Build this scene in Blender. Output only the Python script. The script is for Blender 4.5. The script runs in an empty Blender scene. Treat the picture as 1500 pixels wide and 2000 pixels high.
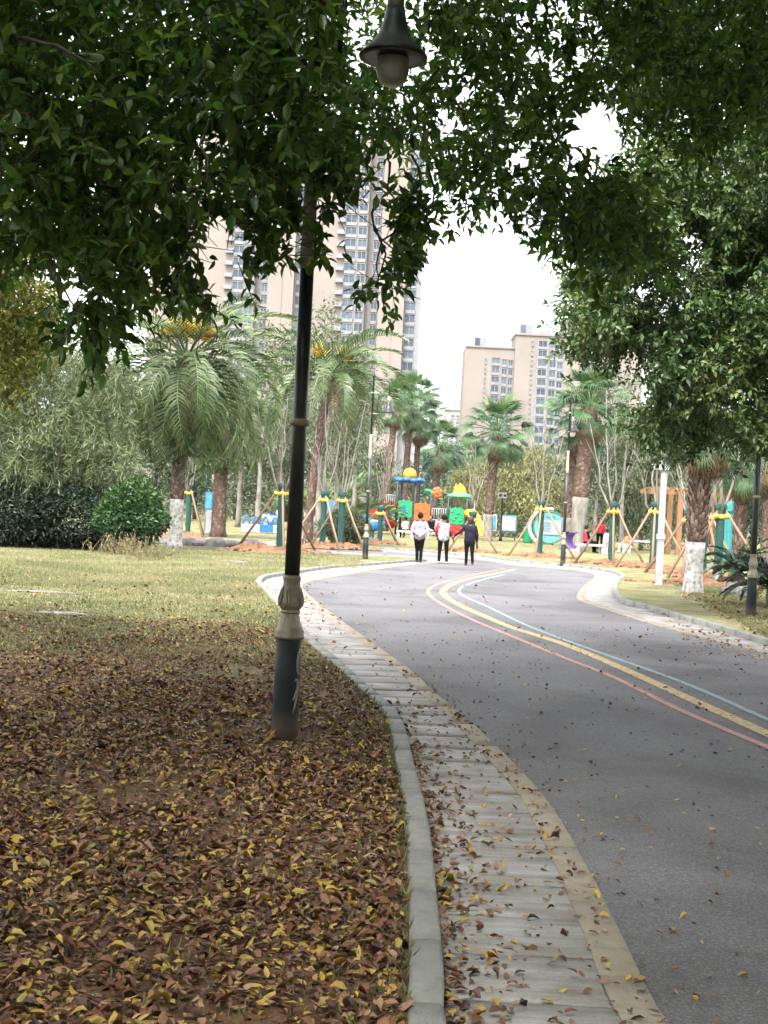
import bpy, bmesh, math, random
import numpy as np
from mathutils import Vector, Matrix, Euler
from mathutils.geometry import tessellate_polygon

random.seed(7)
RNG = np.random.default_rng(11)
scene = bpy.context.scene
COL = scene.collection
PI = math.pi
rad = math.radians

# ------------------------------------------------------------------ camera
FPX = 2600.0                      # focal length in pixels of the 1500 x 2000 photograph
CAMH = 1.6
ROLL = rad(2.8)
PITCH = math.atan(4 / FPX)        # a hair below level
fw = Vector((0, math.cos(PITCH), -math.sin(PITCH)))
up0 = Vector((0, math.sin(PITCH), math.cos(PITCH)))
rt0 = Vector((1, 0, 0))
rt = rt0 * math.cos(ROLL) + up0 * math.sin(ROLL)
upv = up0 * math.cos(ROLL) - rt0 * math.sin(ROLL)
cam_d = bpy.data.cameras.new('camera')
cam = bpy.data.objects.new('camera', cam_d)
COL.objects.link(cam)
m = Matrix((rt, upv, -fw)).transposed().to_4x4()
m.translation = (0, 0, CAMH)
cam.matrix_world = m
cam_d.sensor_fit = 'VERTICAL'
cam_d.sensor_height = 36
cam_d.sensor_width = 27
cam_d.lens = FPX / 2000 * 36
cam_d.clip_start = 0.1
cam_d.clip_end = 5000
scene.camera = cam

# ------------------------------------------------------------------ sky, sun, exposure
SUN_EL, SUN_AZ = rad(58), rad(200)         # azimuth clockwise from +Y: behind the camera, a little left
world = bpy.data.worlds.new('World')
scene.world = world
world.use_nodes = True
wn = world.node_tree.nodes
wl = world.node_tree.links
wn.clear()
sky = wn.new('ShaderNodeTexSky')
sky.sky_type = 'NISHITA'
sky.sun_disc = False
sky.sun_elevation = SUN_EL
sky.sun_rotation = SUN_AZ
sky.air_density = 1.0
sky.dust_density = 4.0
hs = wn.new('ShaderNodeHueSaturation')
hs.inputs['Saturation'].default_value = 0.12
bg = wn.new('ShaderNodeBackground')
bg.inputs['Strength'].default_value = 0.15
wo = wn.new('ShaderNodeOutputWorld')
wl.new(sky.outputs[0], hs.inputs['Color'])
wl.new(hs.outputs[0], bg.inputs['Color'])
wl.new(bg.outputs[0], wo.inputs['Surface'])
sd = bpy.data.lights.new('sun', 'SUN')
sd.energy = 0.9
sd.angle = rad(14)
sd.color = (1.0, 0.96, 0.9)
so = bpy.data.objects.new('sun', sd)
COL.objects.link(so)
sdir = Vector((math.sin(SUN_AZ) * math.cos(SUN_EL), math.cos(SUN_AZ) * math.cos(SUN_EL), math.sin(SUN_EL)))
so.rotation_euler = sdir.to_track_quat('Z', 'Y').to_euler()
so.location = (0, 0, 40)
vs = scene.view_settings
vs.view_transform = 'Standard'
vs.look = 'None'
vs.gamma = 1.0
vs.exposure = 2.46
vs.use_curve_mapping = False
scene.render.engine = 'CYCLES'
scene.cycles.use_denoising = True
scene.cycles.max_bounces = 8
scene.cycles.diffuse_bounces = 4
scene.cycles.transparent_max_bounces = 8
scene.cycles.use_adaptive_sampling = True
scene.cycles.adaptive_threshold = 0.02

# ------------------------------------------------------------------ picture point -> place
LAWN = 0.07
def ray(px, py):
    return fw + rt * ((px - 750) / FPX) + upv * (-(py - 1000) / FPX)
def W(px, py, D):
    d = ray(px, py)
    return Vector((0, 0, CAMH)) + d * (D / d.y)
def G(px, py, z=0.0):
    d = ray(px, py)
    t = (z - CAMH) / d.z
    p = Vector((0, 0, CAMH)) + d * t
    p.z = z
    return p
def GX(px, D, z=LAWN):            # ground point at depth D below picture column px (near the horizon)
    p = W(px, 1000, D)
    p.z = z
    return p

# ------------------------------------------------------------------ mesh helpers
def link(o, parent=None):
    COL.objects.link(o)
    if parent is not None:
        o.parent = parent
    return o
def tag(o, label=None, cat=None, group=None, kind=None):
    if label: o['label'] = label
    if cat: o['category'] = cat
    if group: o['group'] = group
    if kind: o['kind'] = kind
    return o
def thing(name, label, cat, loc=(0, 0, 0), rz=0.0, group=None, scale=1.0):
    o = bpy.data.objects.new(name, None)
    o.empty_display_size = 0.2
    link(o)
    o.location = loc
    o.rotation_euler = (0, 0, rz)
    o.scale = (scale,) * 3
    return tag(o, label, cat, group)
def npmesh(name, V, F, mats=None, tint=None, smooth=False):
    V = np.asarray(V, dtype=np.float32).reshape(-1, 3)
    F = np.asarray(F, dtype=np.int32)
    k = F.shape[1]
    me = bpy.data.meshes.new(name)
    me.vertices.add(len(V)); me.vertices.foreach_set('co', V.ravel())
    me.loops.add(F.size); me.loops.foreach_set('vertex_index', F.ravel())
    me.polygons.add(len(F)); me.polygons.foreach_set('loop_start', np.arange(0, F.size, k, dtype=np.int32))
    if tint is not None:
        a = me.attributes.new('tint', 'FLOAT', 'POINT')
        a.data.foreach_set('value', np.asarray(tint, dtype=np.float32))
    me.update(calc_edges=True)
    if smooth:
        me.polygons.foreach_set('use_smooth', np.ones(len(F), dtype=bool))
    for mm in (mats if isinstance(mats, (list, tuple)) else [mats]):
        if mm: me.materials.append(mm)
    return me
def obj(name, me, parent=None, loc=None, rot=None, scale=None):
    o = bpy.data.objects.new(name, me)
    link(o, parent)
    if loc is not None: o.location = loc
    if rot is not None: o.rotation_euler = rot
    if scale is not None: o.scale = scale if hasattr(scale, '__len__') else (scale,) * 3
    return o

class MB:
    """collects simple solids, then links them as one mesh"""
    def __init__(s):
        s.v, s.f, s.sm = [], [], []
    def add(s, vs, fs, smooth=False):
        b = len(s.v)
        s.v += [tuple(v) for v in vs]
        s.f += [tuple(i + b for i in f) for f in fs]
        s.sm += [smooth] * len(fs)
        return s
    def box(s, c, size, rz=0, M4=None, taper=1.0):
        x, y, z = size[0] / 2, size[1] / 2, size[2] / 2
        vs = [Vector((sx * x * (taper if sz > 0 else 1), sy * y * (taper if sz > 0 else 1), sz * z)) for sz in (-1, 1) for sx, sy in ((-1, -1), (1, -1), (1, 1), (-1, 1))]
        R = Matrix.Rotation(rz, 3, 'Z') if M4 is None else M4
        vs = [R @ v + Vector(c) for v in vs]
        return s.add(vs, [(3, 2, 1, 0), (4, 5, 6, 7), (0, 1, 5, 4), (1, 2, 6, 5), (2, 3, 7, 6), (3, 0, 4, 7)])
    def tube(s, pts, rs, n=8, cap=True, ell=1.0):
        pts = [Vector(p) for p in pts]
        if not hasattr(rs, '__len__'): rs = [rs] * len(pts)
        vs, fs = [], []
        ref = None
        for i, p in enumerate(pts):
            a = pts[max(i - 1, 0)]; b = pts[min(i + 1, len(pts) - 1)]
            t = (b - a)
            t = t.normalized() if t.length > 1e-9 else Vector((0, 0, 1))
            if ref is None:
                ref = Vector((1, 0, 0)) if abs(t.x) < 0.9 else Vector((0, 1, 0))
            u = (ref - t * ref.dot(t)).normalized(); w = t.cross(u); ref = u
            for k in range(n):
                an = 2 * PI * k / n
                vs.append(p + u * (math.cos(an) * rs[i]) + w * (math.sin(an) * rs[i] * ell))
        for i in range(len(pts) - 1):
            for k in range(n):
                k2 = (k + 1) % n
                fs.append((i * n + k, i * n + k2, (i + 1) * n + k2, (i + 1) * n + k))
        if cap:
            fs.append(tuple(range(n - 1, -1, -1)))
            fs.append(tuple((len(pts) - 1) * n + k for k in range(n)))
        return s.add(vs, fs, True)
    def lathe(s, prof, n=20, c=(0, 0, 0), wob=None):
        vs, fs = [], []
        for r, z in prof:
            for k in range(n):
                an = 2 * PI * k / n
                rr = r * (1 + (wob(an, z) if wob else 0))
                vs.append((c[0] + rr * math.cos(an), c[1] + rr * math.sin(an), c[2] + z))
        for i in range(len(prof) - 1):
            for k in range(n):
                k2 = (k + 1) % n
                fs.append((i * n + k, i * n + k2, (i + 1) * n + k2, (i + 1) * n + k))
        fs.append(tuple(range(n - 1, -1, -1)))
        fs.append(tuple((len(prof) - 1) * n + k for k in range(n)))
        return s.add(vs, fs, True)
    def ball(s, c, r, nu=12, nv=8, noise=0.0, seed=0):
        r = Vector(r) if hasattr(r, '__len__') else Vector((r, r, r))
        rr = random.Random(seed)
        vs = [(c[0], c[1], c[2] - r.z)]
        for j in range(1, nv):
            th = PI * j / nv
            for k in range(nu):
                an = 2 * PI * k / nu
                q = 1 + rr.uniform(-noise, noise)
                vs.append((c[0] + q * r.x * math.sin(th) * math.cos(an), c[1] + q * r.y * math.sin(th) * math.sin(an), c[2] - q * r.z * math.cos(th)))
        vs.append((c[0], c[1], c[2] + r.z))
        fs = []
        for k in range(nu):
            k2 = (k + 1) % nu
            fs.append((0, 1 + k2, 1 + k))
            for j in range(nv - 2):
                a = 1 + j * nu
                fs.append((a + k, a + k2, a + nu + k2, a + nu + k))
            a = 1 + (nv - 2) * nu
            fs.append((a + k, a + k2, len(vs) - 1))
        return s.add(vs, fs, True)
    def mesh(s, name, mat):
        me = bpy.data.meshes.new(name)
        me.from_pydata(s.v, [], s.f)
        for mm in (mat if isinstance(mat, (list, tuple)) else [mat]):
            if mm: me.materials.append(mm)
        me.polygons.foreach_set('use_smooth', s.sm)
        me.update()
        return me
    def build(s, name, mat, parent=None, **kw):
        return obj(name, s.mesh(name, mat), parent, **kw)

def copy_tree(o, parent=None):
    c = o.copy()
    link(c, parent)
    for ch in o.children:
        copy_tree(ch, c)
    return c

# ------------------------------------------------------------------ materials
def MAT(name, cols, scale=6.0, detail=5.0, rough=0.7, bump=0.0, bscale=60.0, metal=0.0, transl=0.0, src='noise', stretch=(1, 1, 1), spec=0.5, world_co=False, contrast=0.25, tcol=None):
    mt = bpy.data.materials.new(name)
    mt.use_nodes = True
    nt = mt.node_tree
    N, L = nt.nodes, nt.links
    N.clear()
    out = N.new('ShaderNodeOutputMaterial')
    bs = N.new('ShaderNodeBsdfPrincipled')
    bs.inputs['Roughness'].default_value = rough
    bs.inputs['Metallic'].default_value = metal
    bs.inputs['Specular IOR Level'].default_value = spec
    tc = N.new('ShaderNodeTexCoord')
    mp = N.new('ShaderNodeMapping')
    mp.inputs['Scale'].default_value = stretch
    if world_co:
        ge = N.new('ShaderNodeNewGeometry')
        L.new(ge.outputs['Position'], mp.inputs['Vector'])
    else:
        oi = N.new('ShaderNodeObjectInfo')
        ad = N.new('ShaderNodeVectorMath'); ad.operation = 'MULTIPLY_ADD'
        L.new(oi.outputs['Random'], ad.inputs[0])
        ad.inputs[1].default_value = (17, 13, 11)
        L.new(tc.outputs['Object'], ad.inputs[2])
        L.new(ad.outputs[0], mp.inputs['Vector'])
    ns = N.new('ShaderNodeTexNoise')
    ns.inputs['Scale'].default_value = scale
    ns.inputs['Detail'].default_value = detail
    L.new(mp.outputs[0], ns.inputs['Vector'])
    cr = N.new('ShaderNodeValToRGB')
    el = cr.color_ramp.elements
    n = len(cols)
    if src == 'noise':
        lo, hi = 0.5 - contrast, 0.5 + contrast
    else:
        lo, hi = 0.0, 1.0
    while len(el) < n: el.new(0.5)
    for i, c in enumerate(cols):
        el[i].position = lo + (hi - lo) * (i / max(n - 1, 1))
        el[i].color = (c[0], c[1], c[2], 1)
    if src == 'tint':
        at = N.new('ShaderNodeAttribute'); at.attribute_name = 'tint'
        L.new(at.outputs['Fac'], cr.inputs['Fac'])
    elif src == 'rand':
        oi2 = N.new('ShaderNodeObjectInfo')
        ma = N.new('ShaderNodeMath'); ma.operation = 'MULTIPLY_ADD'
        L.new(ns.outputs['Fac'], ma.inputs[0]); ma.inputs[1].default_value = 0.5
        m2 = N.new('ShaderNodeMath'); m2.operation = 'MULTIPLY_ADD'
        L.new(oi2.outputs['Random'], m2.inputs[0]); m2.inputs[1].default_value = 0.7; m2.inputs[2].default_value = -0.1
        L.new(m2.outputs[0], ma.inputs[2])
        L.new(ma.outputs[0], cr.inputs['Fac'])
    else:
        L.new(ns.outputs['Fac'], cr.inputs['Fac'])
    L.new(cr.outputs['Color'], bs.inputs['Base Color'])
    if bump:
        nb = N.new('ShaderNodeTexNoise')
        nb.inputs['Scale'].default_value = bscale
        nb.inputs['Detail'].default_value = 4
        L.new(mp.outputs[0], nb.inputs['Vector'])
        bp = N.new('ShaderNodeBump')
        bp.inputs['Strength'].default_value = bump
        bp.inputs['Distance'].default_value = 0.02
        L.new(nb.outputs['Fac'], bp.inputs['Height'])
        L.new(bp.outputs[0], bs.inputs['Normal'])
    if transl:
        tr = N.new('ShaderNodeBsdfTranslucent')
        mx = N.new('ShaderNodeMixShader')
        mx.inputs['Fac'].default_value = transl
        if tcol:
            mc = N.new('ShaderNodeMix'); mc.data_type = 'RGBA'; mc.blend_type = 'MULTIPLY'
            mc.inputs['Factor'].default_value = 1.0
            L.new(cr.outputs['Color'], mc.inputs['A'])
            mc.inputs['B'].default_value = (*tcol, 1)
            L.new(mc.outputs['Result'], tr.inputs['Color'])
        else:
            L.new(cr.outputs['Color'], tr.inputs['Color'])
        L.new(bs.outputs[0], mx.inputs[1])
        L.new(tr.outputs[0], mx.inputs[2])
        L.new(mx.outputs[0], out.inputs['Surface'])
    else:
        L.new(bs.outputs[0], out.inputs['Surface'])
    mt['pr'] = 1
    return mt
def plain(name, c, rough=0.5, var=0.12, **kw):
    a = tuple(max(x * (1 - var), 0) for x in c); b = tuple(min(x * (1 + var), 1) for x in c)
    return MAT(name, [a, b], rough=rough, **kw)

M_grass_blade = MAT('grass blades', [(.075, .095, .03), (.13, .142, .055), (.20, .19, .09), (.28, .25, .14)], src='tint', rough=.7, transl=.25)
M_kerb = MAT('kerb concrete', [(.13, .13, .115), (.18, .18, .163), (.20, .20, .183), (.25, .25, .232)], scale=14, detail=10, rough=.9, bump=.5, bscale=120)
M_border = MAT('buff kerb stone', [(.17, .143, .105), (.225, .19, .143), (.245, .21, .16), (.30, .26, .205)], scale=12, detail=10, rough=.9, bump=.45, bscale=130)
M_paint_y = MAT('yellow road paint', [(.13, .12, .11), (.28, .21, .12), (.42, .29, .10), (.46, .325, .115)], scale=16, detail=12, rough=.7, contrast=.2, world_co=True)
M_paint_r = MAT('red road paint', [(.15, .12, .12), (.27, .14, .125), (.38, .17, .14), (.42, .19, .16)], scale=16, detail=12, rough=.7, contrast=.2, world_co=True)
M_paint_b = MAT('blue road paint', [(.13, .14, .145), (.14, .19, .205), (.17, .25, .275), (.19, .28, .31)], scale=16, detail=12, rough=.7, contrast=.2, world_co=True)
M_navy = MAT('black green lamp paint', [(.010, .013, .014), (.018, .023, .025), (.03, .036, .036)], scale=5, rough=.38, bump=.05, bscale=50)
M_bronze = MAT('weathered bronze paint', [(.13, .11, .075), (.24, .21, .15), (.34, .305, .225)], scale=14, rough=.5, bump=.25, bscale=60, metal=.25)
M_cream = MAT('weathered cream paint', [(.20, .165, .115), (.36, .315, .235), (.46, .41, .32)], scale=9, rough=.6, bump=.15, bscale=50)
M_shade_under = MAT('rusty lamp underside', [(.09, .05, .03), (.24, .17, .12), (.33, .27, .21)], scale=11, rough=.7)
M_globe = MAT('dusty lamp globe', [(.20, .14, .11), (.50, .48, .46), (.60, .58, .57)], scale=6, rough=.35, contrast=.3, stretch=(1, 1, .35))
M_bark = MAT('dark bark', [(.025, .02, .015), (.06, .048, .036), (.11, .09, .07)], scale=7, rough=.95, bump=1.0, bscale=22, stretch=(1, 1, .3))
M_twig = plain('twig bark', (.075, .06, .035), .9, .4)
M_palebark = MAT('pale grey bark', [(.10, .088, .07), (.17, .155, .13), (.25, .235, .205)], scale=6, rough=.9, bump=.5, bscale=30, stretch=(1, 1, .4))
M_palmbark = MAT('palm trunk fibre', [(.045, .028, .02), (.11, .07, .052), (.19, .14, .11)], scale=9, rough=.95, bump=1.0, bscale=25)
M_palmscale = MAT('palm leaf bases', [(.06, .035, .025), (.15, .095, .07), (.27, .21, .17)], src='tint', rough=.9)
M_lime = MAT('lime wash on trunk', [(.13, .12, .10), (.32, .31, .30), (.42, .42, .42)], scale=10, detail=6, rough=.9, bump=.6, bscale=24, contrast=.18)
M_soil = MAT('red soil', [(.10, .05, .026), (.17, .088, .048), (.25, .145, .085)], scale=7, rough=1, bump=1, bscale=18)
M_wood = MAT('timber prop', [(.10, .06, .035), (.17, .105, .065), (.24, .165, .11)], scale=8, rough=.8, src='rand', stretch=(1, 1, .2))
M_orangewood = MAT('orange stained timber', [(.17, .085, .035), (.24, .125, .055), (.29, .165, .08)], scale=5, rough=.65, src='rand')
M_wrap = MAT('green burlap wrap', [(.008, .035, .028), (.016, .062, .05), (.03, .09, .075)], scale=22, rough=.95, bump=.8, bscale=60)
M_tape = plain('yellow tape', (.55, .40, .05), .5)
M_white = MAT('white painted metal', [(.30, .30, .30), (.38, .38, .39), (.43, .43, .44)], scale=3, rough=.4)
M_rock = MAT('grey stone', [(.08, .075, .065), (.16, .15, .14), (.27, .265, .255)], scale=4, rough=.9, bump=.8, bscale=14)
# ------------------------------------------------------------------ ground, road, kerbs
def smooth_line(P, step=0.25, closed=False):
    """Catmull-Rom through P (Vectors), resampled at even arclength"""
    P = [Vector(p) for p in P]
    out = []
    for i in range(len(P) - 1):
        p0 = P[max(i - 1, 0)]; p1 = P[i]; p2 = P[i + 1]; p3 = P[min(i + 2, len(P) - 1)]
        k = max(2, int((p2 - p1).length / 0.1))
        for j in range(k):
            t = j / k
            # centripetal-like: limit tangents so uneven spacing does not overshoot
            L = (p2 - p1).length
            m1 = (p2 - p0); m1 = m1.normalized() * L if m1.length > 1e-9 else m1
            m2 = (p3 - p1); m2 = m2.normalized() * L if m2.length > 1e-9 else m2
            h00 = 2*t**3 - 3*t**2 + 1; h10 = t**3 - 2*t**2 + t; h01 = -2*t**3 + 3*t**2; h11 = t**3 - t**2
            out.append(p1 * h00 + m1 * h10 + p2 * h01 + m2 * h11)
    out.append(P[-1])
    return resample(out, step)
def resample(P, step):
    d = [0.0]
    for a, b in zip(P, P[1:]): d.append(d[-1] + (b - a).length)
    n = max(2, int(round(d[-1] / step)) + 1)
    res, j = [], 0
    for i in range(n):
        s = d[-1] * i / (n - 1)
        while j < len(d) - 2 and d[j + 1] < s: j += 1
        t = (s - d[j]) / max(d[j + 1] - d[j], 1e-9)
        res.append(P[j].lerp(P[j + 1], t))
    return res
def offset(P, dist):
    """shift to the right of the walking direction by dist"""
    res = []
    for i, p in enumerate(P):
        t = P[min(i + 1, len(P) - 1)] - P[max(i - 1, 0)]
        n = Vector((t.y, -t.x, 0)).normalized()
        res.append(p + n * dist)
    return res
def flat(P, z): return [Vector((p.x, p.y, z)) for p in P]
def sheet(name, outline, z, mat):
    P = flat(outline, z)
    tr = tessellate_polygon([P])
    V = np.array([tuple(p) for p in P]); F = np.array(tr)
    a = V[F[:, 0]]; b = V[F[:, 1]]; c = V[F[:, 2]]
    nz = np.cross(b - a, c - a)[:, 2]
    F[nz < 0] = F[nz < 0][:, ::-1]
    F = F[np.abs(nz) > 1e-9]
    return obj(name, npmesh(name, V, F, mat))

KH = 0.085                                   # kerb height
# left edge of the road, followed from the camera outwards: lawn side of the kerb
L0px = [(797, 2000), (800, 1900), (798, 1750), (792, 1600), (775, 1500), (748, 1388), (690, 1332), (642, 1288), (594, 1244), (546, 1184), (505, 1140), (500, 1132), (514, 1123), (558, 1116), (642, 1104), (730, 1098), (806, 1092)]
L0 = [G(x, y, KH) for x, y in L0px]
L0 = [L0[0] + (L0[0] - L0[2]).normalized() * 6 + Vector((0.6, 0, 0))] + L0
tip = L0[-1]
L0 += [tip + Vector((.35, .5, 0)), tip + Vector((.2, 1.2, 0)), tip + Vector((-1.5, 1.9, 0)), tip + Vector((-6, 2.2, 0)), tip + Vector((-14, 2.0, 0)), tip + Vector((-40, 0, 0))]
L0 = smooth_line(flat(L0, 0), 0.15)
L3px = [(1296, 1990), (1232, 1866), (1144, 1690), (1060, 1554), (956, 1446), (908, 1402), (850, 1354), (802, 1310), (730, 1258), (674, 1218), (626, 1182), (594, 1152), (592, 1143), (610, 1136), (674, 1124), (754, 1110), (850, 1100)]
L3 = [G(x, y) for x, y in L3px]
L3 = [L3[0] + Vector((.55, -5, 0))] + L3
e = L3[-1]
L3 += [e + Vector((1.2, 2.0, 0)), e + Vector((.6, 4.4, 0)), e + Vector((-3, 6.0, 0)), e + Vector((-9, 6.2, 0)), e + Vector((-42, 4.6, 0))]
L3 = smooth_line(L3, 0.15)
L2 = [p for p in offset(L3, -0.15)]
L1 = offset(L0, 0.115)
# right edge: lawn side of the kerb foot, from the camera outwards and round to the far left
R1px = [(1500, 1263), (1417, 1237), (1333, 1213), (1267, 1193), (1217, 1180), (1199, 1167), (1197, 1150), (1203, 1137), (1213, 1129), (1187, 1118), (1133, 1110), (1067, 1103), (1000, 1097), (936, 1088), (893, 1085), (829, 1079), (776, 1075), (727, 1072)]
R1 = [G(x, y) for x, y in R1px]
R1 = [R1[0] + Vector((-.6, -16, 0)), R1[0] + Vector((.45, -5, 0))] + R1
R1 += [R1[-1] + Vector((-9, .6, 0)), R1[-1] + Vector((-40, -1, 0))]
R1 = smooth_line(R1, 0.15)
R0 = offset(R1, 0.12)
R3px = [(1500, 1280), (1400, 1253), (1300, 1227), (1233, 1207), (1167, 1185), (1130, 1172), (1131, 1155), (1150, 1137), (1161, 1127), (1150, 1119), (1100, 1112), (1000, 1103), (940, 1094), (890, 1089), (829, 1083), (776, 1079), (727, 1076)]
R3 = [G(x, y) for x, y in R3px]
R3 = [R3[0] + Vector((-.9, -16, 0)), R3[0] + Vector((.25, -5, 0))] + R3
R3 += [R3[-1] + Vector((-9, .5, 0)), R3[-1] + Vector((-40, -1, 0))]
R3 = smooth_line(R3, 0.15)
R2 = offset(R3, 0.16)

def ground_mat():
    mt = bpy.data.materials.new('lawn turf and bare soil'); mt.use_nodes = True
    N, L = mt.node_tree.nodes, mt.node_tree.links
    bs = N['Principled BSDF']; bs.inputs['Roughness'].default_value = .95
    bs.inputs['Specular IOR Level'].default_value = .15
    ge = N.new('ShaderNodeNewGeometry')
    def noise(s, d=6, st=(1, 1, 1)):
        mp = N.new('ShaderNodeMapping'); mp.inputs['Scale'].default_value = st
        L.new(ge.outputs['Position'], mp.inputs['Vector'])
        n = N.new('ShaderNodeTexNoise'); n.inputs['Scale'].default_value = s; n.inputs['Detail'].default_value = d
        L.new(mp.outputs[0], n.inputs['Vector']); return n
    def ramp(src, stops):
        c = N.new('ShaderNodeValToRGB'); e = c.color_ramp.elements
        while len(e) < len(stops): e.new(.5)
        for i, (p, col) in enumerate(stops): e[i].position = p; e[i].color = (*col, 1) if hasattr(col, '__len__') else (col, col, col, 1)
        L.new(src, c.inputs['Fac']); return c
    a = ramp(noise(.75, 12).outputs['Fac'], [(.3, (.085, .105, .04)), (.43, (.145, .155, .065)), (.52, (.22, .20, .105)), (.6, (.15, .125, .07)), (.68, (.12, .14, .052))])
    fine = ramp(noise(26, 6).outputs['Fac'], [(.3, .55), (.7, 1.35)])
    mu = N.new('ShaderNodeMix'); mu.data_type = 'RGBA'; mu.blend_type = 'MULTIPLY'; mu.inputs['Factor'].default_value = 1
    L.new(a.outputs[0], mu.inputs['A']); L.new(fine.outputs[0], mu.inputs['B'])
    soil = ramp(noise(9, 8).outputs['Fac'], [(.3, (.045, .026, .015)), (.5, (.10, .055, .03)), (.7, (.15, .09, .05))])
    # bare soil under the big tree: a worn patch round its foot
    sx = N.new('ShaderNodeSeparateXYZ'); L.new(ge.outputs['Position'], sx.inputs[0])
    my = N.new('ShaderNodeMath'); my.operation = 'MULTIPLY_ADD'; my.inputs[1].default_value = 4.5
    L.new(noise(.55, 5).outputs['Fac'], my.inputs[0]); L.new(sx.outputs['Y'], my.inputs[2])
    mr = N.new('ShaderNodeMapRange'); mr.inputs['From Min'].default_value = 11.5; mr.inputs['From Max'].default_value = 17.0
    mr.inputs['To Min'].default_value = 1; mr.inputs['To Max'].default_value = 0
    L.new(my.outputs[0], mr.inputs['Value'])
    mx = N.new('ShaderNodeMix'); mx.data_type = 'RGBA'
    L.new(mr.outputs[0], mx.inputs['Factor']); L.new(mu.outputs['Result'], mx.inputs['A']); L.new(soil.outputs[0], mx.inputs['B'])
    L.new(mx.outputs['Result'], bs.inputs['Base Color'])
    bp = N.new('ShaderNodeBump'); bp.inputs['Strength'].default_value = .9; bp.inputs['Distance'].default_value = .03
    L.new(noise(34, 6).outputs['Fac'], bp.inputs['Height']); L.new(bp.outputs[0], bs.inputs['Normal'])
    return mt
def asphalt_mat():
    mt = bpy.data.materials.new('worn asphalt'); mt.use_nodes = True
    N, L = mt.node_tree.nodes, mt.node_tree.links
    bs = N['Principled BSDF']; bs.inputs['Roughness'].default_value = .85
    bs.inputs['Specular IOR Level'].default_value = .25
    ge = N.new('ShaderNodeNewGeometry')
    def noise(s, d=6):
        n = N.new('ShaderNodeTexNoise'); n.inputs['Scale'].default_value = s; n.inputs['Detail'].default_value = d
        L.new(ge.outputs['Position'], n.inputs['Vector']); return n
    vo = N.new('ShaderNodeTexVoronoi'); vo.inputs['Scale'].default_value = 130
    L.new(ge.outputs['Position'], vo.inputs['Vector'])
    c1 = N.new('ShaderNodeValToRGB'); e = c1.color_ramp.elements
    e[0].position = .1; e[0].color = (.097, .095, .100, 1); e[1].position = .95; e[1].color = (.19, .187, .195, 1); x = e.new(.7); x.color = (.138, .135, .142, 1)
    sp = N.new('ShaderNodeSeparateColor'); L.new(vo.outputs['Color'], sp.inputs[0]); L.new(sp.outputs[0], c1.inputs['Fac'])
    c2 = N.new('ShaderNodeValToRGB'); e = c2.color_ramp.elements
    e[0].position = .33; e[0].color = (.58, .57, .56, 1); e[1].position = .68; e[1].color = (1.15, 1.15, 1.15, 1); x = e.new(.48); x.color = (.9, .89, .89, 1)
    nb = noise(.45, 12); nb.inputs['Roughness'].default_value = .62; nb.inputs['Distortion'].default_value = .6
    L.new(nb.outputs['Fac'], c2.inputs['Fac'])
    mu = N.new('ShaderNodeMix'); mu.data_type = 'RGBA'; mu.blend_type = 'MULTIPLY'; mu.inputs['Factor'].default_value = 1
    L.new(c1.outputs[0], mu.inputs['A']); L.new(c2.outputs[0], mu.inputs['B'])
    L.new(mu.outputs['Result'], bs.inputs['Base Color'])
    bp = N.new('ShaderNodeBump'); bp.inputs['Strength'].default_value = .6; bp.inputs['Distance'].default_value = .006
    L.new(vo.outputs['Distance'], bp.inputs['Height']); L.new(bp.outputs[0], bs.inputs['Normal'])
    return mt
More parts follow.
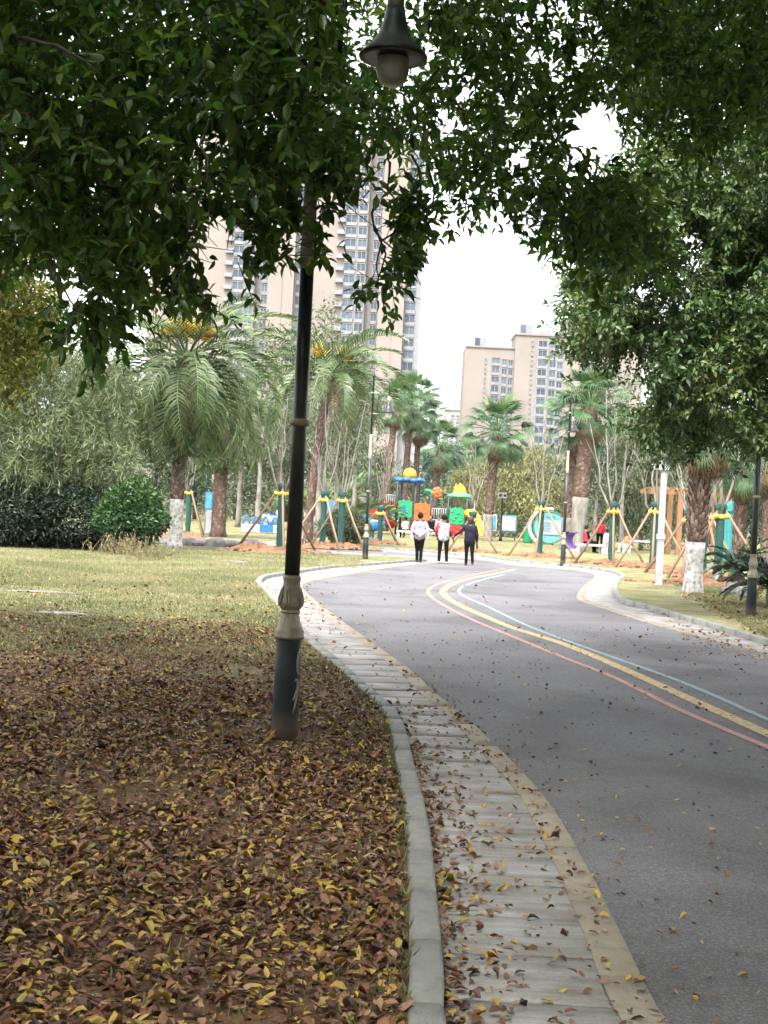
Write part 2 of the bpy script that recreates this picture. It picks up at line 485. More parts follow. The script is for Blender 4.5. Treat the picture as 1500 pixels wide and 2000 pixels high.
def slab_mat():
    mt = bpy.data.materials.new('ribbed pale paving slab'); mt.use_nodes = True
    N, L = mt.node_tree.nodes, mt.node_tree.links
    bs = N['Principled BSDF']; bs.inputs['Roughness'].default_value = .75
    uv = N.new('ShaderNodeUVMap'); uv.uv_map = 'uv'
    mp = N.new('ShaderNodeMapping'); mp.inputs['Scale'].default_value = (3.2, 17, 1)
    L.new(uv.outputs[0], mp.inputs['Vector'])
    n1 = N.new('ShaderNodeTexNoise'); n1.inputs['Scale'].default_value = 1.0; n1.inputs['Detail'].default_value = 9; n1.inputs['Roughness'].default_value = .62
    L.new(mp.outputs[0], n1.inputs['Vector'])
    ge = N.new('ShaderNodeNewGeometry')
    n2 = N.new('ShaderNodeTexNoise'); n2.inputs['Scale'].default_value = 2.2; n2.inputs['Detail'].default_value = 7
    L.new(ge.outputs['Position'], n2.inputs['Vector'])
    ad = N.new('ShaderNodeMath'); ad.operation = 'MULTIPLY_ADD'; ad.inputs[1].default_value = .9
    L.new(n2.outputs['Fac'], ad.inputs[0])
    m2 = N.new('ShaderNodeMath'); m2.operation = 'MULTIPLY_ADD'; m2.inputs[1].default_value = .78; m2.inputs[2].default_value = -.335
    L.new(n1.outputs['Fac'], m2.inputs[0]); L.new(m2.outputs[0], ad.inputs[2])
    cr = N.new('ShaderNodeValToRGB'); e = cr.color_ramp.elements
    for p, c in ((.30, (.14, .125, .105)), (.46, (.20, .186, .168)), (.58, (.25, .24, .23)), (.70, (.32, .315, .31))):
        x = e.new(p); x.color = (*c, 1)
    e.remove(e[0]); e.remove(e[-1])
    n3 = N.new('ShaderNodeTexNoise'); n3.inputs['Scale'].default_value = 70; n3.inputs['Detail'].default_value = 8; n3.inputs['Roughness'].default_value = .7
    L.new(ge.outputs['Position'], n3.inputs['Vector'])
    m3 = N.new('ShaderNodeMath'); m3.operation = 'MULTIPLY_ADD'; m3.inputs[1].default_value = .45
    L.new(n3.outputs['Fac'], m3.inputs[0])
    m4 = N.new('ShaderNodeMath'); m4.operation = 'ADD'; m4.inputs[1].default_value = -.225
    L.new(ad.outputs[0], m4.inputs[0]); L.new(m4.outputs[0], m3.inputs[2])
    L.new(m3.outputs[0], cr.inputs['Fac']); L.new(cr.outputs[0], bs.inputs['Base Color'])
    bp = N.new('ShaderNodeBump'); bp.inputs['Strength'].default_value = .35; bp.inputs['Distance'].default_value = .008
    L.new(n1.outputs['Fac'], bp.inputs['Height']); L.new(bp.outputs[0], bs.inputs['Normal'])
    return mt
M_lawn = ground_mat(); M_asphalt = asphalt_mat(); M_slab = slab_mat()

g = obj('ground', npmesh('ground', [(-1500, -60, -.06), (1500, -60, -.06), (1500, 1400, -.06), (-1500, 1400, -.06)], [(0, 1, 2, 3)], M_lawn))
tag(g, 'dry park turf reaching to the horizon', None, None, 'structure')
road = sheet('road', flat(L3, 0) + flat(R3, 0)[::-1], 0.0, M_asphalt)
tag(road, 'grey asphalt park road curving between lawns', None, None, 'structure')
lawnl = sheet('lawn', offset(L0, 0.02) + [Vector((-60, L0[-1].y, 0)), Vector((-60, -8, 0)), Vector((L0[0].x, -8, 0))], LAWN, M_lawn)
tag(lawnl, 'leaf strewn lawn left of the road', None, None, 'structure')
far_l = R0[-1]
lawnr = sheet('lawn', offset(R0, -0.02) + [Vector((-120, far_l.y, 0)), Vector((-120, 220, 0)), Vector((160, 220, 0)), Vector((160, R0[0].y, 0))], LAWN, M_lawn)
tag(lawnr, 'dry lawn beyond and right of the road', None, None, 'structure')

def strip_pieces(parent, name, A, B, length, z0, z1, mat, gap=.008, jitter=.003, ylim=(1.5, 60), maxn=300, chamfer=.012):
    """cuts the strip between lines A and B (equal direction) into solid pieces laid end to end"""
    n = int(sum((b - a).length for a, b in zip(A, A[1:])) / length)
    def at(P, t):
        x = t * (len(P) - 1); i = min(int(x), len(P) - 2)
        return P[i].lerp(P[i + 1], x - i)
    def near(P, q):
        return min(range(len(P)), key=lambda i: (P[i] - q).length_squared)
    k = 0
    cnt = 0
    ia = 0
    d = [0.0]
    for a, b in zip(A, A[1:]): d.append(d[-1] + (b - a).length)
    pos = 0.0
    while pos < d[-1] - length and cnt < maxn:
        sub = 3
        rows = []
        for j in range(sub + 1):
            s = pos + gap / 2 + (length - gap) * j / sub
            while ia > 0 and d[ia] > s: ia -= 1
            while ia < len(d) - 2 and d[ia + 1] < s: ia += 1
            p = A[ia].lerp(A[ia + 1], (s - d[ia]) / (d[ia + 1] - d[ia]))
            t = (A[min(ia + 2, len(A) - 1)] - A[max(ia - 1, 0)]).normalized()
            nn = Vector((t.y, -t.x, 0))
            # width: distance to B along the normal
            best = None
            for q in B[max(0, int(ia * len(B) / len(A)) - 60): int(ia * len(B) / len(A)) + 60]:
                w = q - p; al = abs(w.dot(t)); 
                if best is None or al + .02 * w.length < best[0]: best = (al + .02 * w.length, w.dot(nn))
            wd = max(.05, best[1]) if not isinstance(B, float) else B
            rows.append((p, nn, wd))
        pos += length
        mid = rows[1][0]
        if not (ylim[0] < mid.y < ylim[1]) or mid.x < -9: continue
        dz = random.uniform(-jitter, jitter)
        V, F = [], []
        c = chamfer
        for p, nn, wd in rows:
            for off, z in ((0, z0), (0, z1 - c), (c, z1), (wd - c, z1), (wd, z1 - c), (wd, z0)):
                q = p + nn * off
                V.append((q.x, q.y, z + dz))
        for j in range(sub):
            for i in range(5):
                F.append((j * 6 + i, (j + 1) * 6 + i, (j + 1) * 6 + i + 1, j * 6 + i + 1))
        F.append((0, 1, 2, 5)); F.append((2, 3, 4, 5))
        e0 = sub * 6
        F.append((e0 + 5, e0 + 2, e0 + 1, e0)); F.append((e0 + 5, e0 + 4, e0 + 3, e0 + 2))
        me = npmesh(name, V, F, mat)
        u = me.uv_layers.new(name='uv')
        uvs = np.zeros((len(me.loops), 2), dtype=np.float32)
        vi = np.zeros(len(me.loops), dtype=np.int32); me.loops.foreach_get('vertex_index', vi)
        uvs[:, 0] = np.array([0, 0, .02, .48, .5, .5])[vi % 6] + cnt * 1.7
        uvs[:, 1] = (vi // 6) * (length / sub) + cnt * length * 1.31
        u.data.foreach_set('uv', uvs.ravel())
        obj(name, me, parent)
        cnt += 1
    return cnt

def setting_root(name, label):
    o = bpy.data.objects.new(name, None); link(o); tag(o, label, None, None, 'structure'); return o
walk = setting_root('pavement', 'pale ribbed paving strip beside the left kerb')
# a bed under the slabs so the joints are dark
M_bed = plain('joint grit', (.055, .045, .035), 1, .4, scale=30)
i_cut = next(i for i, p in enumerate(L1) if p.y > 1.5)
bed = sheet('paving_bed', flat(L1, 0) + flat(L3, 0)[::-1], -0.004, M_bed); bed.parent = walk
print('slabs', strip_pieces(walk, 'paving_slab', L1, L2, .46, -.03, .014, M_slab, gap=.015, jitter=.004, chamfer=.004))
kerbL = setting_root('kerb', 'raised grey concrete kerb along the left lawn')
print('kerb', strip_pieces(kerbL, 'kerb_stone', L0, [p for p in L1], .62, -.05, KH, M_kerb, gap=.016, jitter=.004))
bordL = setting_root('road_edging', 'flush buff stone edging between paving and asphalt on the left')
print('border', strip_pieces(bordL, 'edging_stone', L2, L3, .9, -.03, .012, M_border, gap=.006, jitter=.002, chamfer=.004))
walkR = setting_root('pavement', 'pale paving strip along the right kerb')
bed = sheet('paving_bed', flat(R3, 0) + flat(R1, 0)[::-1], -0.004, M_bed); bed.parent = walkR
print('slabsR', strip_pieces(walkR, 'paving_slab', R2, R1, .5, -.03, .014, M_slab, gap=.009, jitter=.004, chamfer=.004, ylim=(12, 60)))
bordR = setting_root('road_edging', 'flush cream stone edging on the right bend of the road')
print('borderR', strip_pieces(bordR, 'edging_stone', R3, R2, .9, -.03, .012, M_border, gap=.006, jitter=.002, chamfer=.004, ylim=(12, 60)))
kerbR = setting_root('kerb', 'raised grey kerb round the right lawn and far side')
print('kerbR', strip_pieces(kerbR, 'kerb_stone', R1, R0, .7, -.05, KH + .01, M_kerb, gap=.008, jitter=.004, ylim=(12, 60)))

def ribbon(name, pxs, width, z, mat, label):
    P = [G(x, y) for x, y in pxs]
    P = [P[0] + (P[0] - P[1]).normalized() * 9] + P
    P = smooth_line(P, .2)
    A = offset(P, -width / 2); B = offset(P, width / 2)
    V = [(p.x, p.y, z) for p in A] + [(p.x, p.y, z) for p in B]
    n = len(P)
    F = [(i, n + i, n + i + 1, i + 1) for i in range(n - 1)]
    o = obj(name, npmesh(name, V, F, mat), road)
    o['label'] = label
ribbon('yellow_line', [(1500, 1434), (1333, 1359), (1200, 1299), (1100, 1258), (1000, 1226), (970, 1214), (890, 1178), (866, 1159), (874, 1146), (910, 1132), (970, 1120), (1006, 1112)], .145, .004, M_paint_y, 'wide worn yellow centre line')
ribbon('red_line', [(1500, 1460), (1333, 1389), (1200, 1324), (1100, 1284), (1000, 1243), (930, 1214), (870, 1184), (838, 1161), (842, 1148), (870, 1136), (930, 1122), (986, 1110)], .08, .004, M_paint_r, 'narrow worn salmon red line')
ribbon('blue_line', [(1500, 1406), (1333, 1333), (1200, 1285), (1100, 1249), (1030, 1222), (950, 1184), (902, 1162), (898, 1150), (930, 1136), (986, 1122)], .075, .004, M_paint_b, 'narrow worn pale blue line')

# ------------------------------------------------------------------ fallen leaves and grass
M_litter = MAT('fallen leaves', [(.022, .011, .010), (.075, .030, .017), (.145, .055, .025), (.20, .096, .045), (.30, .19, .11), (.32, .19, .035), (.42, .30, .05), (.19, .17, .045)], src='tint', rough=.6, transl=.12)
def leaf_geo(P, T, Nn, Ln, Wd, fold=.25, curl=.15, tint=None, hi=True):
    """P base points, T unit directions, Nn approximate normals; returns V, F, tint for folded pointed leaves"""
    n = len(P)
    S = np.cross(T, Nn); S /= np.linalg.norm(S, axis=1, keepdims=True) + 1e-9
    Nn = np.cross(S, T)
    Ln = Ln[:, None]; Wd = Wd[:, None]
    fo = (np.ones(n) * fold)[:, None] * Wd; cu = (np.ones(n) * curl)[:, None] * Ln
    if hi:
        pts = [P, P + T * Ln * .30 + S * Wd * .44 + Nn * fo, P + T * Ln * .66 + S * Wd * .38 + Nn * (fo - cu * .4), P + T * Ln - Nn * cu,
               P + T * Ln * .66 - S * Wd * .38 + Nn * (fo - cu * .4), P + T * Ln * .30 - S * Wd * .44 + Nn * fo, P + T * Ln * .48]
        V = np.stack(pts, 1).reshape(-1, 3)
        tri = np.array([(0, 1, 6), (1, 2, 6), (2, 3, 6), (3, 4, 6), (4, 5, 6), (5, 0, 6)])
        k = 7
    else:
        pts = [P, P + T * Ln * .45 + S * Wd * .5 + Nn * fo, P + T * Ln - Nn * cu, P + T * Ln * .45 - S * Wd * .5 + Nn * fo]
        V = np.stack(pts, 1).reshape(-1, 3)
        tri = np.array([(0, 1, 2), (0, 2, 3)])
        k = 4
    F = (tri[None] + (np.arange(n) * k)[:, None, None]).reshape(-1, 3)
    tt = np.repeat(tint if tint is not None else RNG.random(n), k)
    return V, F, tt
def unit(a): return a / (np.linalg.norm(a, axis=-1, keepdims=True) + 1e-9)
L0y = np.array([p.y for p in L0[:len(L0)]]); L0x = np.array([p.x for p in L0])
# keep only the monotone near part for inside tests
kmax = int(np.argmax(np.diff(L0y) < 0)) if (np.diff(L0y) < 0).any() else len(L0y)
def kerb_x(y): return np.interp(y, L0y[:kmax], L0x[:kmax])
L3a = np.array([(p.x, p.y) for p in L3]); k3 = int(np.argmax(np.diff(L3a[:, 1]) < -1e-4)) or len(L3a)
def asph_x(y): return np.interp(y, L3a[:k3, 1], L3a[:k3, 0])
def litter_cols(n, bright=.3):
    t = RNG.beta(1.35, 1.9, n) * .66
    y = RNG.random(n) < bright
    t[y] = RNG.uniform(.68, 1.0, y.sum())
    return t
def fallen(n, xs, ys, z, lift, lo, hi_, bright):
    P = np.stack([xs, ys, z + RNG.random(n) ** 1.5 * lift], 1)
    az = RNG.random(n) * 2 * PI; el = RNG.normal(0, .22, n)
    T = np.stack([np.cos(az) * np.cos(el), np.sin(az) * np.cos(el), np.sin(el)], 1)
    Nn = unit(np.stack([RNG.normal(0, .3, n), RNG.normal(0, .3, n), np.ones(n)], 1))
    Ln = RNG.uniform(lo, hi_, n)
    P[:, 2] += np.abs(np.sin(el)) * Ln * .4 + .004
    return P, T, Nn, Ln, Ln * RNG.uniform(.28, .72, n), litter_cols(n, bright)
parts = []
def zone(n, y0, y1, xfun, z, lift, lo, hi_, bright, power=1.0):
    u = RNG.random(n)
    ys = y0 + (y1 - y0) * u ** power
    xs = xfun(ys, RNG.random(n))
    pat = .5 + .25 * (np.sin(xs * 2.1 + 1.3 * np.sin(ys * 1.1)) + np.sin(ys * 2.7 + 1.7 * np.sin(xs * 1.9 + 1)))
    pat += .22 * np.sin(xs * 6.3 + ys * 4.1) * np.sin(ys * 7.7 - xs * 2)
    k_ = RNG.random(n) < np.clip(.2 + .95 * pat, .10, 1) if z == LAWN else np.ones(n, bool)
    xs, ys = xs[k_], ys[k_]; n = len(xs)
    parts.append(fallen(n, xs, ys, z, lift, lo, hi_, bright))
# under the tree: thick litter, thinning out towards the open lawn
zone(78000, 3.2, 10.5, lambda y, r: kerb_x(y) - .03 - r * (0.33 * y + 1.4 + kerb_x(y)), LAWN, .03, .018, .062, .24)
zone(28000, 10.5, 16.8, lambda y, r: kerb_x(y) - .03 - r ** 1.1 * (0.33 * y + 1.0 + kerb_x(y)), LAWN, .02, .025, .06, .12, 1.7)
zone(1500, 15.5, 26, lambda y, r: kerb_x(y) - r * (0.33 * y + 1 + kerb_x(y)), LAWN, .02, .05, .08, .3, 1.5)
# on the paving, drifting against the kerb
zone(800, 3.2, 11, lambda y, r: kerb_x(y) + .12 + r ** 2 * (asph_x(y) - kerb_x(y) - .1), .014, .006, .018, .055, .30)
zone(700, 3.2, 9, lambda y, r: kerb_x(y) + .12 + r ** 2.2 * .25, .014, .012, .02, .055, .25)
zone(240, 10, 26, lambda y, r: kerb_x(y) + .12 + r * (asph_x(y) - kerb_x(y) - .1), .014, .006, .04, .075, .15)
zone(260, 3.2, 13, lambda y, r: asph_x(y) - .17 + r ** 2 * .5, .01, .008, .018, .05, .25)
# on the asphalt
zone(1400, 3.4, 20, lambda y, r: asph_x(y) + .05 + r * (5.0 - asph_x(y)), .001, .006, .018, .05, .35)
zone(130, 18, 34, lambda y, r: asph_x(y) + .05 + r * (5.0 - asph_x(y)), .001, .006, .05, .08, .1)
zone(500, 16, 30, lambda y, r: 4.2 + (y - 18) * .13 + r * 1.2, .012, .006, .05, .08, .3)
zone(2200, 19, 30, lambda y, r: 5.2 + (y - 18) * .12 + r * 3.0, LAWN, .02, .05, .08, .35)
P, T, Nn, Ln, Wd, tt = [np.concatenate(a) for a in zip(*parts)]
# the largest in the picture become leaves of their own
vis = (np.abs(P[:, 0]) < .285 * P[:, 1]) & (P[:, 1] > 4.2)
onlawn = P[:, 0] < kerb_x(P[:, 1])
def top(mask, n):
    s = np.where(mask & vis, Ln / P[:, 1], -1)
    return np.argsort(-s)[:n]
pick_l = top(onlawn & (P[:, 2] > LAWN + .03), 110)
pick_w = top(~onlawn & (P[:, 0] < asph_x(P[:, 1]) - .02), 100)
pick_r = top(P[:, 0] > asph_x(P[:, 1]) + .02, 80)
keep = np.ones(len(P), bool)
leaf_protos = {}
def leaf_obj(i, label, group):
    tone = int(tt[i] * 7.99)
    v = i % 3
    key = (tone, v)
    if key not in leaf_protos:
        r = np.random.default_rng(i)
        V, F, t_ = leaf_geo(np.zeros((1, 3)), np.array([[1., 0, 0]]), np.array([[0, 0, 1.]]), np.ones(1), np.full(1, .46 + .06 * v), fold=.12 + .14 * v, curl=.05 + .12 * v, tint=np.array([tt[i]]))
        leaf_protos[key] = npmesh('fallen_leaf', V, F, M_litter, t_)
    x = T[i]; s = np.cross(x, Nn[i]); s /= np.linalg.norm(s); n = np.cross(s, x)
    o = obj('fallen_leaf', leaf_protos[key])
    mtx = Matrix(((x[0], -s[0], n[0], P[i][0]), (x[1], -s[1], n[1], P[i][1]), (x[2], -s[2], n[2], P[i][2]), (0, 0, 0, 1)))
    o.matrix_world = mtx @ Matrix.Scale(float(Ln[i]), 4)
    tag(o, label, 'leaf', group)
    keep[i] = False
def tone_word(t): return 'dark brown' if t < .2 else 'reddish brown' if t < .45 else 'tan' if t < .66 else 'yellow'
for pick, place in ((pick_l, 'lying on top of the leaf litter on the near lawn'), (pick_w, 'lying on the pale paving strip by the kerb'), (pick_r, 'lying on the near grey asphalt')):
    for i in pick:
        w = tone_word(tt[i])
        leaf_obj(int(i), '%s fallen leaf %s' % (w, place), '%s leaves %s' % (w, place))
V, F, t_ = leaf_geo(P[keep], T[keep], Nn[keep], Ln[keep], Wd[keep], fold=RNG.normal(.15, .32, keep.sum()), curl=RNG.normal(.10, .28, keep.sum()), tint=tt[keep])
o = obj('leaf_litter', npmesh('leaf_litter', V, F, M_litter, t_))
tag(o, 'brown and yellow leaf litter under the tree and along the road', None, None, 'stuff')

def inside_left(x, y): return (x < kerb_x(y) - .04) & (y < 30)
def grass(n, xs, ys, h0, h1, tint):
    P = np.stack([xs, ys, np.full(n, LAWN - .005)], 1)
    az = RNG.random(n) * 2 * PI; ln = RNG.uniform(h0, h1, n); tilt = RNG.uniform(.1, .75, n)
    T = np.stack([np.cos(az) * np.sin(tilt), np.sin(az) * np.sin(tilt), np.cos(tilt)], 1)
    a2 = RNG.random(n) * 2 * PI
    S = np.stack([np.cos(a2), np.sin(a2), np.zeros(n)], 1)
    w = RNG.uniform(.004, .009, n)[:, None]
    V = np.stack([P - S * w, P + S * w, P + T * ln[:, None]], 1).reshape(-1, 3)
    return V, np.repeat(np.clip(tint, 0, 1), 3)
GV, GT = [], []
def gzone(n, y0, y1, xf, h0, h1, mean, power=1.0):
    ys = y0 + (y1 - y0) * RNG.random(n) ** power
    xs = xf(ys, RNG.random(n))
    patch = .5 + .5 * np.sin(xs * 1.3 + 2 * np.sin(ys * .7)) * np.sin(ys * .9 + 1.7 * np.sin(xs * .8))
    v, t = grass(n, xs, ys, h0, h1, mean + .6 * (patch - .5) + RNG.normal(0, .16, n))
    GV.append(v); GT.append(t)
gzone(6000, 3.5, 12, lambda y, r: kerb_x(y) - .02 - r * (.33 * y + 1 + kerb_x(y)), .03, .06, .4)
gzone(60000, 12.5, 24, lambda y, r: kerb_x(y) - .02 - r * (.33 * y + 1 + kerb_x(y)), .025, .055, .45)
gzone(50000, 22, 29.5, lambda y, r: kerb_x(y) - .02 - r * (.33 * y + 1 + kerb_x(y)), .025, .06, .55)
gzone(45000, 29.5, 44, lambda y, r: -.33 * y + r * (.33 * y - .6 - (y < 34) * 1.8), .03, .07, .58)
gzone(50000, 18, 34, lambda y, r: 5.35 + (y - 18) * .13 + r * (.33 * y - 4.2 - (y - 18) * .13), .025, .06, .55)
gzone(1500, 4, 13, lambda y, r: kerb_x(y) - r ** 2 * .25, .03, .07, .3)
GV = np.concatenate(GV); GT = np.concatenate(GT)
o = obj('grass', npmesh('grass', GV, np.arange(len(GV)).reshape(-1, 3), M_grass_blade, GT))
tag(o, 'short dry grass blades on the lawns', None, None, 'stuff')

# ------------------------------------------------------------------ lamp posts
LZ = -.15
def lamp_post(label, loc, rz, near=False):
    t = thing('lamp_post', label, 'lamp post', loc, rz, 'ornate park lamp posts')
    n = 28 if near else 14
    M_sl = M_navy
    sl = MB().lathe([(.088, -.05), (.087, .10), (.084, .40), (.080, .665)], n).build('base_sleeve', M_sleeve, t)
    if near:
        # painted scrollwork on the sleeve, in relief
        def wrap(pts, r):
            out = []
            for a, z in pts:
                rr = .0885 - .0125 * z + .002
                out.append((rr * math.cos(a), rr * math.sin(a), z))
            return MB().tube(out, r, 5).build('scroll_ornament', M_bronze, sl)
        a0 = -.85
        wrap([(a0 + .30, .60), (a0 + .12, .57), (a0 + .02, .52), (a0 + .03, .46), (a0 + .16, .43), (a0 + .3, .44)], [.004, .007, .008, .008, .006, .003])
        wrap([(a0 - .22, .385), (a0 - .05, .40), (a0 + .1, .395), (a0 + .14, .36), (a0 + .12, .31), (a0 + .02, .26), (a0 - .12, .21), (a0 - .26, .175)], [.003, .007, .008, .008, .008, .008, .006, .003])
        wrap([(a0 + .10, .345), (a0 - .04, .31), (a0 - .18, .275), (a0 - .3, .265)], [.003, .006, .006, .003])
    MB().lathe([(.080, .655), (.097, .665), (.099, .68), (.092, .692), (.098, .705), (.086, .725), (.070, .765), (.060, .815), (.058, .83)], n).build('bell_collar', M_bronze, t)
    MB().lathe([(.062, .825), (.066, .837), (.062, .848)], n).build('collar_ring', M_bronze, t)
    vz = MB().lathe([(.054, .845), (.070, .86), (.078, .89), (.077, .915), (.066, .96), (.057, 1.0), (.054, 1.03), (.059, 1.05), (.059, 1.065), (.050, 1.075)], n if not near else 40, wob=(lambda a, z: .045 * math.cos(6 * a) * max(0, math.sin((z - .85) / .2 * PI)))).build('leaf_vase', M_bronze, t)
    if near:
        for k in range(6):
            a = k * PI / 3 + .3
            mb = MB()
            for sgn in (-1, 0, 1):
                pts = []
                for j in range(6):
                    u = j / 5
                    z = .87 + .13 * u
                    r = .081 - .026 * u * u + .003
                    aa = a + sgn * .28 * math.sin(u * 2.6)
                    pts.append((r * math.cos(aa), r * math.sin(aa), z))
                mb.tube(pts, [.003, .006, .007, .006, .004, .002], 5)
            mb.build('acanthus_leaf', M_bronze, vz)
    MB().lathe([(.050, 1.06), (.048, 2.05), (.046, 3.10)], n).build('shaft', M_navy, t)
    MB().lathe([(.050, 2.05), (.064, 2.06), (.068, 2.075), (.064, 2.09), (.050, 2.10)], n).build('shaft_ring', M_bronze, t)
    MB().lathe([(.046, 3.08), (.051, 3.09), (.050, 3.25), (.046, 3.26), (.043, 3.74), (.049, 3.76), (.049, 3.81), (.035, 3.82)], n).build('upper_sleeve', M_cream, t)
    MB().lathe([(.032, 3.80), (.030, 5.55), (.045, 5.57), (.05, 5.62), (.03, 5.68), (.018, 5.72), (.012, 5.98)], n).build('upper_shaft', M_navy, t)
    for z in (4.46, 5.10):
        MB().box((.06, 0, z), (.26, .05, .03)).build('bracket_plate', M_bronze if z < 5 else M_white, t)
    MB().tube([(.145, 0, 4.44), (.145, 0, 5.12)], .017, 8).build('bracket_rod', M_navy, t)
    arm = MB()
    arm.tube([(.03, 0, 5.50), (.2, 0, 5.53), (.36, 0, 5.52), (.46, 0, 5.45), (.50, 0, 5.33), (.50, 0, 4.96)], .016, 8)
    arm.build('bracket_arm', M_navy, t)
    sc = MB()
    for cx, cz, r0, dr in ((.15, 5.34, .13, 1), (.37, 5.36, .11, -1)):
        pts = []
        for j in range(22):
            u = j / 21
            a = PI / 2 + dr * u * 3.4 * PI
            r = r0 * (1 - .8 * u)
            pts.append((cx + r * math.cos(a), 0, cz + r * math.sin(a)))
        sc.tube(pts, .008, 6)
    sc.build('bracket_scroll', M_bronze, t)
    lx = .50
    MB().lathe([(.05, 4.98), (.058, 5.0), (.055, 5.06), (.04, 5.12), (.02, 5.16)], n, (lx, 0, LZ)).build('lamp_neck', M_bronze, t)
    sh = MB().lathe([(.205, 4.655), (.226, 4.66), (.228, 4.672), (.215, 4.69), (.155, 4.745), (.105, 4.815), (.078, 4.90), (.062, 4.99), (.03, 5.0)], n, (lx, 0, LZ)).build('lamp_shade', M_navy, t)
    MB().lathe([(.222, 4.658), (.20, 4.653), (.13, 4.665), (.09, 4.70)], n, (lx, 0, LZ)).build('shade_underside', M_shade_under, sh)
    MB().lathe([(.03, 4.475), (.07, 4.49), (.098, 4.53), (.109, 4.59), (.106, 4.64), (.095, 4.70)], n, (lx, 0, LZ)).build('globe', M_globe, t)
    return t
def sleeve_mat():
    mt = MAT('scuffed green black sleeve', [(.008, .012, .013), (.013, .020, .022), (.035, .038, .034)], scale=4, rough=.6, bump=.15, bscale=40, spec=.25)
    N, L = mt.node_tree.nodes, mt.node_tree.links
    bs = [n for n in N if n.type == 'BSDF_PRINCIPLED'][0]
    cr = [n for n in N if n.type == 'VALTORGB'][0]
    tc = N.new('ShaderNodeTexCoord'); sx = N.new('ShaderNodeSeparateXYZ'); L.new(tc.outputs['Object'], sx.inputs[0])
    ns = N.new('ShaderNodeTexNoise'); ns.inputs['Scale'].default_value = 9; L.new(tc.outputs['Object'], ns.inputs['Vector'])
    ma = N.new('ShaderNodeMath'); ma.operation = 'MULTIPLY_ADD'; ma.inputs[1].default_value = .14; L.new(ns.outputs['Fac'], ma.inputs[0]); L.new(sx.outputs['Z'], ma.inputs[2])
    mr = N.new('ShaderNodeMapRange'); mr.inputs['From Min'].default_value = .08; mr.inputs['From Max'].default_value = .26; mr.inputs['To Min'].default_value = .85; mr.inputs['To Max'].default_value = 0
    L.new(ma.outputs[0], mr.inputs['Value'])
    mx = N.new('ShaderNodeMix'); mx.data_type = 'RGBA'; mx.inputs['B'].default_value = (.12, .085, .055, 1)
    L.new(mr.outputs[0], mx.inputs['Factor']); L.new(cr.outputs[0], mx.inputs['A']); L.new(mx.outputs['Result'], bs.inputs['Base Color'])
    return mt
M_sleeve = sleeve_mat()
lamp_post('tall dark lamp post with bronze collars standing in the leaf litter, lamp under the branches', G(555, 1443, LAWN), rad(8), True)
lamp_post('distant ornate lamp post on the grass tip left of the three walkers', G(713, 1092, LAWN), rad(-4))
lamp_post('distant lamp post on the far kerb beside the twin fan palm trunks', G(1099, 1102, LAWN), rad(70))
lamp_post('dark lamp post with pale collar beside the dark cycad at the right', G(1466, 1203, LAWN), rad(60), False)
# ------------------------------------------------------------------ foliage tools
def poly_sample(poly, n):
    poly = np.array(poly, float)
    lo, hi = poly.min(0), poly.max(0)
    out = []
    while len(out) < n:
        q = lo + (hi - lo) * RNG.random((n * 2, 2))
        x, y = q[:, 0], q[:, 1]
        c = np.zeros(len(q), bool)
        j = len(poly) - 1
        for i in range(len(poly)):
            xi, yi = poly[i]; xj, yj = poly[j]
            c ^= ((yi > y) != (yj > y)) & (x < (xj - xi) * (y - yi) / (yj - yi + 1e-12) + xi)
            j = i
        out += list(q[c])
    return np.array(out[:n])
def px_to_world(q, D):
    r = np.array(rt); u = np.array(upv); f = np.array(fw)
    d = f[None] + r[None] * ((q[:, :1] - 750) / FPX) + u[None] * (-(q[:, 1:2] - 1000) / FPX)
    return np.array([0, 0, CAMH])[None] + d * (D / d[:, 1])[:, None]
def twigs(C, R, per, nleaf, llen, droop=.45, tlen=.25):
    """C cluster centres (k,3), R radii (k): twigs with alternating leaves. returns leaf arrays and twig segments"""
    k = len(C)
    idx = np.repeat(np.arange(k), per)
    n = len(idx)
    S = C[idx] + RNG.normal(0, .5, (n, 3)) * R[idx][:, None]
    d = RNG.normal(0, 1, (n, 3)); d[:, 2] -= droop * 1.4
    d = unit(d)
    tl = tlen * RNG.uniform(.6, 1.3, n)
    E = S + d * tl[:, None]
    lt = (np.arange(nleaf) + .6) / nleaf
    B = S[:, None] + (E - S)[:, None] * lt[None, :, None]
    side = unit(np.cross(d, RNG.normal(0, 1, (n, 3))))
    side2 = unit(np.cross(d, side))
    ang = np.arange(nleaf) * 2.4
    sd = side[:, None] * np.cos(ang)[None, :, None] + side2[:, None] * np.sin(ang)[None, :, None]
    T = d[:, None] * .75 + sd * .8 + RNG.normal(0, .2, (n, nleaf, 3))
    T[:, :, 2] -= droop * .6
    T = unit(T).reshape(-1, 3)
    B = B.reshape(-1, 3)
    Nn = RNG.normal(0, .55, B.shape); Nn[:, 2] += 1
    Nn = unit(Nn)
    Ln = llen * RNG.uniform(.65, 1.2, len(B))
    cl = np.clip(RNG.normal(0, .18, k), -.32, .4)
    return B, T, Nn, Ln, S, E, np.repeat(cl[idx], nleaf)
def proj(Pw):
    d = Pw - np.array([[0, 0, CAMH]])
    dep = d @ np.array(fw); dep = np.where(dep < .1, .1, dep)
    return 750 + FPX * (d @ np.array(rt)) / dep, 1000 - FPX * (d @ np.array(upv)) / dep, d[:, 1]
